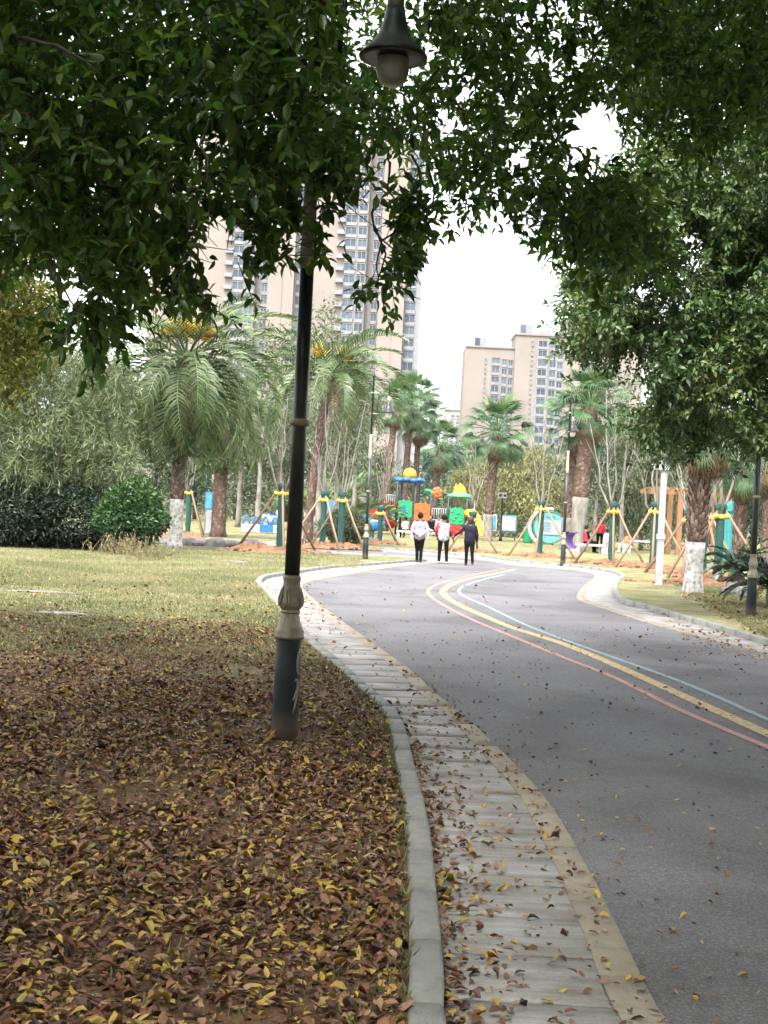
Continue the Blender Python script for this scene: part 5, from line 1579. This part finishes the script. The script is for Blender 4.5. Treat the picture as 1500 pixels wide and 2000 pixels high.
def hand(w, d, skin=None):
    """palm, four fingers and a thumb from the wrist w pointing along d"""
    skin = skin or M_skin
    w = Vector(w); d = Vector(d).normalized()
    s = d.cross(Vector((0, 1, .3))).normalized()
    S = [(w, w + d * .075, .026, .034, skin, .6)]
    for k, l in ((-1.5, .06), (-.5, .075), (.5, .07), (1.5, .055)):
        b = w + d * .09 + s * (.016 * k)
        S.append((b, b + d * l * .6 + Vector((0, .01, 0)), .010, .009, skin, 1)); S.append((b + d * l * .6 + Vector((0, .01, 0)), b + d * l + Vector((0, .025, 0)), .009, .008, skin, 1))
    S.append((w + d * .03 + s * .03, w + d * .075 + s * .062, .012, .010, skin, 1))
    return S
def person(label, loc, rz, H, shirt, sleeve, trousers, shoe, pose, group=None, hair_r=1.0, extra=None, hair=None):
    """facing +Y; pose: dict with joint overrides, in units of a 1.6 m figure"""
    t = thing('person', label, 'person', loc, rz, group, H / 1.6)
    J = dict(hip=(0, 0, .84), neck=(0, 0, 1.34), head=(0, .015, 1.49), shl=(-.17, 0, 1.29), shr=(.17, 0, 1.29), ell=(-.25, -.02, 1.05), elr=(.25, -.02, 1.05), wrl=(-.27, .03, .83), wrr=(.27, .03, .83),
             knl=(-.10, .03, .46), knr=(.10, .03, .46), anl=(-.10, -.02, .08), anr=(.10, -.02, .08), hl=(-.095, 0, .82), hr=(.095, 0, .82), tol=None, tor=None)
    J.update(pose)
    v = {k: Vector(p) for k, p in J.items() if isinstance(p, tuple)}
    tl = v['anl'] + Vector((0, .14, -.045)) if J['tol'] is None else Vector(J['tol'])
    tr_ = v['anr'] + Vector((0, .14, -.045)) if J['tor'] is None else Vector(J['tor'])
    chest = v['hip'].lerp(v['neck'], .7); belly = v['hip'].lerp(v['neck'], .28)
    S = [(v['shl'] + Vector((.06, 0, -.06)), v['shr'] + Vector((-.06, 0, -.06)), .105, .105, shirt, .9),
         (belly + Vector((-.06, 0, 0)), belly + Vector((.06, 0, 0)), .125, .125, shirt, 1), (chest + Vector((-.07, 0, 0)), chest + Vector((.07, 0, 0)), .12, .12, shirt, 1),
         (v['hip'] + Vector((-.06, 0, .0)), v['hip'] + Vector((.06, 0, .0)), .125, .125, shirt if pose.get('long', 0) else trousers, 1),
         (v['hip'].lerp(belly, .4), belly, .14, .14, shirt, 1), (v['hip'] + Vector((-.065, 0, .02)), chest + Vector((-.075, 0, 0)), .118, .112, shirt, 1), (v['hip'] + Vector((.065, 0, .02)), chest + Vector((.075, 0, 0)), .118, .112, shirt, 1),
         (v['neck'] - Vector((0, 0, .03)), v['neck'].lerp(v['head'], .5), .052, .05, M_skin, 1),
         (v['head'] + Vector((0, 0, -.03)), v['head'] + Vector((0, 0, .045)), .078, .085, M_skin, 1),
         (v['head'] + Vector((0, .085, -.005)), v['head'] + Vector((0, .10, -.025)), .012, .016, M_skin, 1)]
    for sd_ in 'lr':
        sg = -1 if sd_ == 'l' else 1
        S += [(v['sh' + sd_], v['el' + sd_], .066, .052, sleeve, 1), (v['el' + sd_], v['wr' + sd_], .050, .036, sleeve, 1)]
        S += hand(v['wr' + sd_], v['wr' + sd_] - v['el' + sd_])
        S += [(v['h' + sd_], v['kn' + sd_], .095, .066, trousers, 1), (v['kn' + sd_], v['an' + sd_], .062, .05, trousers, 1)]
        S += [(v['an' + sd_] + Vector((0, -.02, -.03)), tl if sd_ == 'l' else tr_, .042, .036, shoe, 1)]
        S += [(v['head'] + Vector((sg * .082, -.005, -.01)), v['head'] + Vector((sg * .09, -.015, .015)), .012, .012, M_skin, 1)]
    body(t, S)
    hd = v['head']
    hb = MB().ball((hd.x, hd.y - .025 * hair_r, hd.z + .035), (.100 * hair_r, .104 * hair_r, .105 * hair_r), 14, 10, .04, int(loc[0] * 100) % 97)
    if hair_r > 1: hb.ball((hd.x, hd.y - .05, hd.z - .03), (.095, .075, .085), 12, 8, .05, 3)
    hb.build('hair', hair or M_hair, t)
    for sg in (-1, 1):
        MB().ball((hd.x + sg * .033, hd.y + .078, hd.z + .012), .011, 8, 6).build('eye', M_hair, t)
    if extra: extra(t)
    return t
C_lilac = plain('lilac jacket', (.27, .215, .32), .9, .08, bump=.4, bscale=14)
C_black = plain('black cloth', (.006, .006, .007), .95, .3, spec=.08)
C_shoe = plain('dark shoes', (.03, .028, .03), .6, .2)
C_shoe_w = plain('white trainers', (.40, .39, .39), .6, .1)
C_red = plain('red sleeves', (.34, .015, .03), .9, .15)
C_navy = plain('navy knit', (.016, .016, .026), .95, .2, bump=.3, bscale=30, spec=.1)
C_pink = plain('pink cloth', (.62, .33, .42), .85, .1)
C_orange = plain('orange cloth', (.62, .22, .10), .85, .1)
C_print = MAT('white waistcoat with dark print', [(.34, .34, .33), (.33, .33, .32), (.27, .27, .26), (.04, .055, .05)], scale=9, detail=3, rough=.85, contrast=.17)
C_white = plain('white cloth', (.36, .35, .33), .85, .08)
C_maroon = plain('maroon cloth', (.30, .015, .05), .85, .15)
WG = 'three people walking away along the road'
person('person in a lilac jacket and black trousers, hands clasped behind the back', G(817, 1099), rad(3), 1.56, C_lilac, C_lilac, C_black, C_shoe,
       dict(ell=(-.27, -.08, 1.06), elr=(.27, -.08, 1.06), wrl=(-.06, -.19, .90), wrr=(.05, -.20, .89), knl=(-.06, .05, .45), knr=(.07, -.02, .45), anl=(-.045, .02, .08), anr=(.06, -.10, .08), long=1), WG)
person('person in a white patterned waistcoat with red sleeves and black trousers', G(864, 1101), rad(-2), 1.54, C_print, C_red, C_black, C_shoe_w,
       dict(ell=(-.26, -.02, 1.05), elr=(.26, .0, 1.05), wrl=(-.22, .10, .88), wrr=(.31, .06, .84), knl=(-.11, .04, .45), knr=(.11, .0, .45), anl=(-.12, .02, .08), anr=(.13, -.03, .08), long=1), WG)
def cuff(t): MB().tube([(-.23, -.10, .93), (-.12, -.16, .945), (-.02, -.155, .95)], [.045, .04, .03], 8).build('dark_glove', C_black, t)
person('person with curly dark hair in a navy jumper, left arm held out', G(915, 1105), rad(4), 1.50, C_navy, C_navy, C_black, C_shoe,
       dict(ell=(-.33, .0, 1.10), wrl=(-.50, .06, .97), elr=(.24, -.03, 1.05), wrr=(.25, .05, .84), knl=(-.08, .06, .46), knr=(.09, -.05, .45), anl=(-.08, .05, .07), anr=(.10, -.20, .12), long=1), WG, hair_r=1.12, hair=plain('dark brown hair', (.035, .022, .016), .7, .4))
# sitting figures
SIT = dict(hip=(0, 0, .50), hl=(-.09, .03, .48), hr=(.09, .03, .48), neck=(0, -.02, 1.0), head=(0, .02, 1.15), shl=(-.16, -.02, .95), shr=(.16, -.02, .95), ell=(-.22, .06, .72), elr=(.22, .06, .72), wrl=(-.10, .26, .62), wrr=(.10, .26, .62), knl=(-.11, .42, .50), knr=(.11, .42, .50), anl=(-.11, .44, .09), anr=(.11, .44, .09))
def dropped(p, dz): return {k: ((q[0], q[1], q[2] + dz) if isinstance(q, tuple) and len(q) == 3 else q) for k, q in p.items()}
DPG = 86
def stool(label, loc, w, d, h, mat):
    t = thing('low_bench', label, 'bench', loc)
    MB().box((0, 0, h - .05), (w, d, .10)).build('seat', mat, t)
    for sx in (-1, 1): MB().box((sx * (w / 2 - .12), 0, (h - .1) / 2), (.14, d * .8, h - .1)).build('leg', mat, t)
bp = GX(843, 74)
stool('white bench under the person in black beside the lilac jacket', bp, 1.1, .5, .42, M_white)
person('person in a black jacket and cap sitting beyond the walkers', bp + Vector((0, -.02, .0)), rad(150), 1.66, C_black, C_black, C_white, C_shoe_w, dict(SIT), None)
bp = GX(793, 76)
stool('low pale bench under the person in cream beyond the walkers', bp, 1.0, .5, .42, M_white)
person('person in a cream coat sitting beyond the lilac jacket', bp, rad(20), 1.5, C_white, C_white, C_black, C_shoe, dict(SIT), None)
person('child in a pink top standing behind the patterned waistcoat', GX(858, 78), rad(170), 1.25, C_pink, C_pink, C_navy, C_shoe_w, {}, None)
bp = GX(1141, 62)
stool('white bench under the person in maroon at the right', bp + Vector((.35, 0, 0)), 1.4, .55, .42, M_white)
person('person in a maroon and black coat slouched on the white bench', bp + Vector((.15, 0, 0)), rad(-75), 1.6, C_maroon, C_black, C_black, C_shoe, dict(SIT), None)
t = thing('purple_chair', 'purple cradle chair behind the person in maroon', 'chair', bp + Vector((-.5, .05, 0)), rad(-55))
M_purple = plain('purple plastic', (.10, .055, .22), .6)
mb = MB()
for k in range(9):
    a = rad(95 + k * 20)
    mb.box((.1 + .36 * math.cos(a), 0, .55 + .36 * math.sin(a)), (.05, .55, .14), M4=Matrix.Rotation(-a, 3, 'Y'))
mb.build('curved_seat', M_purple, t)
MB().tube([(.1 + .38 * math.cos(rad(95 + k * 16)), -.3, .55 + .38 * math.sin(rad(95 + k * 16))) for k in range(12)], .035, 6).build('rim', C_navy, t)
MB().box((0, 0, .08), (.6, .6, .16)).build('base', M_white, t)
person('person in a red coat standing behind the seated person in maroon', GX(1174, 70), rad(160), 1.6, C_red, C_red, C_black, C_shoe, {}, None)
person('child in an orange top sitting at the white table', GX(1226, 66), rad(100), 1.3, C_orange, C_orange, C_white, C_shoe_w, dict(SIT), None)
stool('small white stool under the child in orange', GX(1226, 66) + Vector((0, 0, 0)), .5, .4, .34, M_white)
stool('long white bench behind the camera pole', GX(1258, 68), 2.0, .6, .62, M_white)
person('child in a pink and white coat by the forked young tree', GX(1187, 60), rad(40), 1.15, C_pink, C_white, C_pink, C_shoe_w, {}, None)

# ------------------------------------------------------------------ playground
def playground():
    D = DPG
    k = FPX / D
    b = GX(830, D)
    t = thing('playground_tower', 'colourful climbing frame with red slide, yellow ball and green roof', 'playground', b)
    X = lambda px: (px - 830) / k
    # heights: ground at py 1049 under px 830
    Z = lambda py: (1048 - py) / k
    P = dict(blue=plain('blue plastic', (.012, .11, .36), .45), green=plain('green plastic', (.012, .25, .10), .45), orange=plain('orange plastic', (.50, .10, .018), .45), red=plain('red plastic', (.42, .02, .014), .45), yellow=plain('yellow plastic', (.55, .27, .012), .45), dark=plain('dark green steel', (.012, .035, .035), .5), white=M_white, mint=plain('mint plastic', (.06, .30, .16), .45))
    def post(px, py, y, top): MB().tube([(X(px), y, -.05), (X(px), y, Z(top))], .06, 8).build('post', P['dark'], t)
    for px, y in ((774, -.7), (783, .8), (809, -.7), (818, .8)): post(px, 0, y, 945)
    for px, y in ((840, -.6), (850, .6)): post(px, 0, y, 965)
    for px, y in ((874, -.7), (883, .8), (910, -.7), (918, .8)): post(px, 0, y, 968)
    # blue cloud roof
    cx = X(797); cz = Z(943)
    mb = MB().lathe([(.2, cz - .12), (.75, cz - .1), (.8, cz + .05), (.2, cz + .18)], 20, (cx, 0, 0))
    for j in range(10):
        a = 2 * PI * j / 10
        mb.ball((cx + .75 * math.cos(a), .75 * math.sin(a), cz + .02 + .05 * (j % 2)), (.30, .30, .17), 10, 7)
    mb.build('cloud_roof', P['blue'], t)
    MB().lathe([(.05, cz + .1), (.40, cz + .18), (.45, cz + .38), (.42, cz + .55), (.32, cz + .72), (.18, cz + .82), (.02, cz + .86)], 18, (cx, 0, 0)).build('yellow_ball', P['yellow'], t)
    # green roof with flame crest
    cx = X(896); cz = Z(970)
    rf = MB().lathe([(.2, cz), (.86, cz), (.88, cz + .08), (.62, cz + .22), (.42, cz + .28), (.1, cz + .3)], 8, (cx, 0, 0)).build('green_roof', P['mint'], t)
    mb = MB()
    for j in range(7):
        a = 2 * PI * j / 7
        h = .42 + .16 * (j % 2)
        mb.lathe([(.19, cz + .2), (.20, cz + .3), (.12, cz + .3 + h * .6), (.02, cz + .3 + h)], 8, (cx + .26 * math.cos(a), .26 * math.sin(a), 0))
    mb.lathe([(.22, cz + .2), (.2, cz + .5), (.1, cz + .8), (.02, cz + .95)], 8, (cx, 0, 0))
    mb.build('flame_crest', P['yellow'], rf)
    # flower and leaf on the middle posts
    fx, fz = X(852), Z(963)
    mb = MB()
    for j in range(6):
        a = 2 * PI * j / 6 + .3
        mb.ball((fx + .2 * math.cos(a), -.05, fz + .22 * math.sin(a)), (.17, .1, .17), 10, 7)
    mb.ball((fx, -.1, fz), (.16, .1, .16), 10, 7)
    mb.build('flower', P['orange'], t)
    mb = MB().ball((X(833), 0, Z(960)), (.28, .07, .12), 10, 7); mb.ball((X(843), 0, Z(963)), (.22, .07, .13), 10, 7)
    mb.build('leaf_ornament', P['green'], t)
    # decks
    for px, pz in ((797, 1012), (896, 1022)):
        MB().box((X(px), 0, Z(pz)), (1.45, 1.6, .08)).build('deck', P['dark'], t)
    MB().box((X(845), 0, Z(1018)), (1.9, 1.2, .08)).build('deck', P['dark'], t)
    # panels: slab with wavy top and relief
    def panel(px0, px1, py0, py1, mat, y, name):
        w = X(px1) - X(px0); h = Z(py0) - Z(py1)
        n = 12
        V, F = [], []
        for yy in (y - .05, y + .05):
            for i in range(n + 1):
                x = X(px0) + w * i / n
                V.append((x, yy, Z(py1))); V.append((x, yy, Z(py0) + .05 * math.sin(i * 1.7) + .05 * (1 if 1 < i < n - 1 else -1)))
        m2 = 2 * (n + 1)
        for i in range(n):
            a = 2 * i
            F += [(a, a + 2, a + 3, a + 1), (m2 + a, m2 + a + 1, m2 + a + 3, m2 + a + 2), (a + 1, a + 3, m2 + a + 3, m2 + a + 1), (a, m2 + a, m2 + a + 2, a + 2)]
        F += [(0, 1, m2 + 1, m2), (2 * n, m2 + 2 * n, m2 + 2 * n + 1, 2 * n + 1)]
        o = MB().add(V, F).build(name, mat, t)
        mb = MB()
        for i in range(7):
            mb.ball((X(px0) + w * random.uniform(.15, .85), y - .05, Z(py1) + h * random.uniform(.15, .85)), (.12, .035, .09), 8, 6)
        mb.build('relief', mat, o)
        return o
    p1 = panel(777, 804, 982, 1014, P['green'], -.8, 'green_panel')
    MB().box((X(789), -.87, Z(999)), (.16, .05, .42)).build('peephole', P['blue'], p1)
    panel(808, 839, 986, 1018, P['orange'], -.82, 'orange_panel')
    panel(877, 905, 992, 1023, P['green'], -.8, 'green_panel')
    panel(883, 905, 1026, 1044, P['red'], -.78, 'red_panel')
    # white railing
    def rail(px0, px1, py0, py1, y):
        mb = MB()
        for pz in (py0, py1): mb.tube([(X(px0), y, Z(pz)), (X(px1), y, Z(pz))], .03, 6)
        n = 7
        for i in range(n + 1): mb.tube([(X(px0) + (X(px1) - X(px0)) * i / n, y, Z(py0)), (X(px0) + (X(px1) - X(px0)) * i / n, y, Z(py1))], .02, 5)
        mb.build('railing', P['white'], t)
    rail(746, 774, 972, 997, -.3); rail(843, 874, 994, 1016, -.6)
    MB().box((X(760), .2, Z(998)), (X(778) - X(744), 1.1, .07)).build('deck', P['dark'], t)
    # red spiral slide: open trough wound round a pole
    cx, cy = X(747), -1.0
    V, F = [], []
    n = 34; m_ = 7
    for i in range(n + 1):
        u = i / n
        a = -.3 + u * 2 * PI * 1.1
        z = Z(994) * (1 - u) + Z(1038) * u
        R = .58
        for j in range(m_):
            ph = PI * (j / (m_ - 1))
            rr = R + .36 * math.cos(ph); zz = z + .30 * (1 - math.sin(ph)) * 1.0
            V.append((cx + rr * math.cos(a), cy + rr * math.sin(a), zz))
    for i in range(n):
        for j in range(m_ - 1):
            a = i * m_ + j; F.append((a, a + 1, a + m_ + 1, a + m_))
    sl = MB().add(V, F, True).build('spiral_slide', P['red'], t)
    md = sl.modifiers.new('thick', 'SOLIDIFY'); md.thickness = .05
    MB().tube([(cx, cy, -.05), (cx, cy, Z(990))], .07, 8).build('slide_pole', P['red'], t)
    MB().lathe([(.25, Z(1000)), (.36, Z(998)), (.42, Z(987)), (.3, Z(986))], 12, (cx + .1, cy, 0)).build('slide_mouth', P['red'], t)
    # yellow slide on the right: humped trough coming forward
    mb = MB()
    pts = [(X(914), -.6, Z(1006)), (X(920), -1.1, Z(1007)), (X(926), -1.7, Z(1020)), (X(931), -2.3, Z(1032)), (X(935), -2.9, Z(1043))]
    V, F = [], []
    for i, p in enumerate(smooth_line([Vector(q_) for q_ in pts], .25)):
        for j in range(6):
            ph = PI * j / 5
            V.append((p.x - .38 * math.cos(ph), p.y, p.z + .28 - .3 * math.sin(ph)))
    nn = len(V) // 6
    for i in range(nn - 1):
        for j in range(5): a = i * 6 + j; F.append((a, a + 1, a + 7, a + 6))
    sl = MB().add(V, F, True).build('slide', P['yellow'], t)
    md = sl.modifiers.new('thick', 'SOLIDIFY'); md.thickness = .06
    MB().lathe([(.3, Z(1008)), (.44, Z(1004)), (.42, Z(996)), (.2, Z(992))], 10, (X(918), -.8, 0)).build('slide_hood', P['yellow'], t)
    return P
PL = playground()

# ------------------------------------------------------------------ boards, poles, pergola and other things
def garden_lamp():
    b = GX(980, 80); t = thing('twin_globe_lamp', 'small lamp with two white globes right of the lone fan palm', 'lamp', b)
    MB().lathe([(.11, -.05), (.10, .2), (.06, .3), (.055, 2.55), (.08, 2.6)], 10).build('post', M_navy, t)
    MB().box((0, 0, 2.75), (.5, .3, .36)).build('lamp_head', M_white, t)
    for s in (-1, 1): MB().ball((s * .14, -.17, 2.76), .09, 10, 8).build('globe', M_glass, t)
garden_lamp()
def camera_pole():
    b = G(1286, 1142, LAWN); t = thing('camera_pole', 'white square camera pole with box head on the right lawn', 'pole', b)
    MB().box((0, 0, .55), (.155, .155, 1.2)).build('pole_base', M_white, t)
    MB().box((0, 0, 1.2), (.19, .19, .13)).build('band', M_white, t)
    MB().box((0, 0, 2.1), (.135, .135, 1.75)).build('pole', M_white, t)
    MB().box((-.10, 0, 2.98), (.40, .24, .22)).build('head_box', M_white, t)
    MB().box((-.20, -.125, 2.95), (.09, .03, .09)).build('lens', C_black, t)
camera_pole()
def oval_board():
    b = GX(1075, 76); t = thing('notice_board', 'round white and green notice board behind the propped tree', 'notice board', b, rad(-4), None, .86)
    k = FPX / 76
    M_teal = plain('pale teal board', (.10, .26, .27), .5); M_green = plain('board green', (.02, .16, .11), .5); M_pale = plain('board white', (.24, .30, .33), .5, .05); M_pr = plain('printed red', (.60, .22, .22), .6); M_text = plain('printed grey text', (.08, .11, .13), .6)
    c = (0, 0, 1.15)
    def arc(r, a0, a1, n, rr, mat, name, y, sx=1.0, dx=0):
        MB().tube([(dx + sx * r * math.cos(a0 + (a1 - a0) * i / n), y, 1.15 + r * math.sin(a0 + (a1 - a0) * i / n)) for i in range(n + 1)], rr, 8).build(name, mat, t)
    n = 30
    V = [(1.05 * math.cos(2 * PI * i / n), y, 1.15 + .98 * math.sin(2 * PI * i / n)) for y in (-.04, .04) for i in range(n)]
    F = [tuple(range(n - 1, -1, -1)), tuple(range(n, 2 * n))] + [(i, (i + 1) % n, n + (i + 1) % n, n + i) for i in range(n)]
    bd = MB().add(V, [f[::-1] for f in F]).build('board', M_teal, t)
    arc(1.05, 0, 2 * PI, 36, .055, M_green, 'green_rim', 0, 1.0)
    arc(1.22, rad(75), rad(250), 24, .13, M_white, 'white_crescent', .05, 1.0, -.1)
    MB().box((.12, -.07, 1.15), (1.25, .05, .95)).build('poster_panel', M_pale, bd)
    mb = MB()
    for i in range(7): mb.box((-.18, -.10, 1.5 - i * .1), (.5, .01, .035))
    for i in range(6): mb.box((-.05 + .11 * i - .2, -.06, 1.86 - .0 * i), (.05, .05, .14))
    mb.build('text_lines', M_text, bd)
    mb = MB()
    for x, z in ((.35, 1.42), (.52, 1.25), (.36, 1.08)): mb.box((x, -.10, z), (.17, .012, .12))
    mb.build('picture', M_pr, bd)
    for x in (-.3, .25): MB().tube([(x, .08, -.05), (x, .08, 2.1)], .05, 8).build('post', M_green, t)
oval_board()
def panel_board(label, px, D, w, h, z, mat, posts=True, cat='notice board', name='info_board'):
    t = thing(name, label, cat, GX(px, D), rad(random.uniform(-6, 6)))
    MB().box((0, 0, z + h / 2), (w, .07, h)).build('board', mat, t)
    MB().box((0, -.05, z + h / 2), (w * .86, .04, h * .82)).build('poster_panel', M_poster if mat is not M_poster else M_white, t)
    if posts:
        for s in (-1, 1): MB().tube([(s * w * .42, .06, -.05), (s * w * .42, .06, z + h)], .04, 8).build('post', M_rooftop, t)
    return t
M_poster = MAT('blue printed board', [(.02, .13, .28), (.04, .19, .34), (.12, .28, .38)], scale=2.2, rough=.5)
M_boardblue = plain('blue board', (.03, .12, .30), .5); M_boardyel = plain('yellow board', (.72, .45, .05), .5); M_boardteal = plain('teal panel', (.02, .17, .17), .6)
panel_board('blue notice board right of the twin globe lamp', 994, 84, 1.05, 1.1, .5, M_poster)
panel_board('white notice board left of the twin globe lamp', 958, 88, .9, 1.1, .5, M_white)
panel_board('blue sign board between the two left date palms', 407, 66, .34, .9, 1.1, M_boardblue)
panel_board('narrow yellow sign right of the second date palm', 433, 72, .25, 1.2, .8, M_boardyel)
panel_board('grey display panel behind the left propped trees', 643, 80, 1.5, 1.5, .5, M_rooftop)
panel_board('white name board right of the oval notice board', 1116, 78, .5, 1.6, .4, M_white)
t = thing('stone_marker', 'short white stone marker beside the second date palm', 'marker', GX(412, 60))
MB().box((0, 0, .55), (.42, .3, 1.2), taper=.85).build('block', M_white, t); MB().box((0, 0, .05), (.6, .45, .12)).build('plinth', M_rock, t)
t = thing('litter_bin', 'green litter bin left of the oval notice board', 'bin', GX(1034, 78))
MB().lathe([(.26, -.02), (.30, .1), (.33, .85), (.36, .9), (.30, 1.0)], 14).build('body', PL['green'], t); MB().lathe([(.34, .98), (.38, 1.02), (.25, 1.2), (.05, 1.28)], 14).build('lid', PL['dark'], t)
t = thing('utility_booth', 'dark teal booth with pitched top at the end of the pergola', 'booth', GX(1428, 62))
MB().box((0, 0, 1.1), (1.05, 1.0, 2.3)).build('wall', M_boardteal, t)
MB().add([(-.62, -.6, 2.25), (.62, -.6, 2.25), (0, -.6, 2.75), (-.62, .6, 2.25), (.62, .6, 2.25), (0, .6, 2.75)], [(0, 1, 2), (5, 4, 3), (0, 2, 5, 3), (1, 4, 5, 2), (0, 3, 4, 1)]).build('roof', M_boardteal, t)
for i in range(5): MB().box((-.4 + .2 * i, -.51, 1.1), (.16, .03, 2.0)).build('door_panel', M_boardteal, t)
def pergola():
    b = GX(1342, 67); t = thing('pergola', 'orange timber pergola behind the shaggy near palm', 'pergola', b, rad(4))
    for x in (-1.35, -.65, 1.55, 1.95):
        for y in ((-.9, .9) if x in (-.65, 1.95) else (.9,)):
            MB().box((x, y, 1.5), (.26 if x == -.65 else .2, .2, 3.1)).build('post', M_orangewood, t)
    for y in (-.9, .9): MB().box((.05, y, 3.12), (4.5, .16, .22)).build('beam', M_orangewood, t)
    for i in range(9): MB().box((-1.9 + .49 * i, 0, 3.29), (.10, 2.5, .12)).build('rafter', M_orangewood, t)
    MB().box((.6, .5, .48), (1.7, .55, .08)).build('swing_seat', M_orangewood, t)
    for s in (-.2, 1.4): MB().tube([(s, .5, .5), (s, .5, 3.1)], .03, 6).build('swing_chain', M_navy, t)
pergola()
def rock(label, b, size, seed, rz=0, name='rock', group=None):
    mb = MB().ball((0, 0, size[2] * .3), size, 13, 8, .24, seed)
    o = mb.build(name, M_rock, loc=b, rot=(0, 0, rz)); tag(o, label, 'rock', group); return o
rock('pale boulder on the soil ridge left of the right lamp post', G(1430, 1160, LAWN), (.26, .22, .2), 1)
rock('flat pale stone in the grass left of the whitewashed near palm', G(1338, 1151, LAWN), (.24, .12, .03), 2, 0, 'flat_stone')
rock('flat grey stone in the grass before the low stone wall', G(458, 1098, LAWN), (.4, .2, .025), 3, 0, 'flat_stone')
rock('long flat stone sunk in the lawn at the far left', G(85, 1158, LAWN), (.55, .09, .025), 4, .05, 'flat_stone')
rock('flat stone slab sunk in the lawn below the long stone', G(125, 1200, LAWN), (.4, .14, .025), 5, -.1, 'flat_stone')
rock('small red brown boulder beside the cycad', G(1462, 1168, LAWN), (.2, .2, .16), 7)
t = thing('stone_wall', 'low rough stone wall running past the two date palms', 'wall', G(392, 1066, LAWN), rad(-14))
r_ = random.Random(4)
for i in range(6):
    MB().ball((-1.4 + i * .62, r_.uniform(-.08, .08) + .35, .07 + r_.uniform(-.03, .03)), (.46 + r_.uniform(-.08, .1), .3, .19 + r_.uniform(-.06, .06)), 11, 7, .2, i).build('stone', M_rock, t)
def spring_rider(label, px, D, c1, c2, seed):
    t = thing('spring_rider', label, 'play animal', GX(px, D), rad(seed * 40))
    MB().lathe([(.30, -.02), (.32, .06), (.1, .1), (.14, .2), (.10, .28), (.14, .36), (.10, .44)], 12).build('spring', PL['dark'], t)
    mb = MB().ball((0, 0, .72), (.52, .24, .3), 14, 9); mb.ball((.45, 0, 1.02), (.22, .2, .24), 12, 8); mb.tube([(.3, 0, .8), (.45, 0, 1.0)], [.2, .16], 8)
    mb.ball((-.55, 0, .85), (.16, .07, .16), 8, 6); mb.build('animal_body', c1, t)
    MB().box((-.05, 0, .98), (.42, .34, .09)).build('saddle', c2, t)
    MB().tube([(.28, -.28, 1.0), (.28, .28, 1.0)], .025, 6).build('handle', c2, t)
    for s in (-1, 1): MB().ball((.62, s * .09, 1.08), .03, 8, 6).build('eye', C_black, t)
spring_rider('white and blue spring rider left of the near lamp post shaft', 533, 72, M_white, PL['blue'], 1)
spring_rider('white spring rider right of the near lamp post shaft', 608, 72, M_white, M_white, 3)
spring_rider('blue and white spring rider left of the red slide', 728, 66, PL['blue'], M_white, 5)
t = thing('ride_bench', 'blue and white double seat left of the near lamp post', 'bench', GX(510, 70))
MB().box((0, 0, .25), (1.9, .8, .4)).build('base', M_white, t); MB().box((.35, -.42, .28), (.7, .05, .36)).build('front_panel', PL['blue'], t)
for i in range(4): MB().tube([(-.75 + .5 * i - .18 + .36 * j / 8, 0, .45 + .42 * math.sin(PI * j / 8)) for j in range(9)], .05, 6).build('seat_hoop', PL['blue'], t)

# ------------------------------------------------------------------ air
def haze():
    me = MB().box((0, 670, 49.5), (2980, 1440, 101.5)).mesh('haze', None)
    mt = bpy.data.materials.new('thin pale haze'); mt.use_nodes = True
    N, L = mt.node_tree.nodes, mt.node_tree.links
    N.clear()
    out = N.new('ShaderNodeOutputMaterial'); vo = N.new('ShaderNodeVolumePrincipled')
    vo.inputs['Color'].default_value = (.93, .95, .97, 1); vo.inputs['Density'].default_value = .00007; vo.inputs['Anisotropy'].default_value = .2
    L.new(vo.outputs[0], out.inputs['Volume'])
    me.materials.clear(); me.materials.append(mt)
    o = obj('haze', me); tag(o, 'thin pale haze in the air over the park', None, None, 'stuff')
haze()
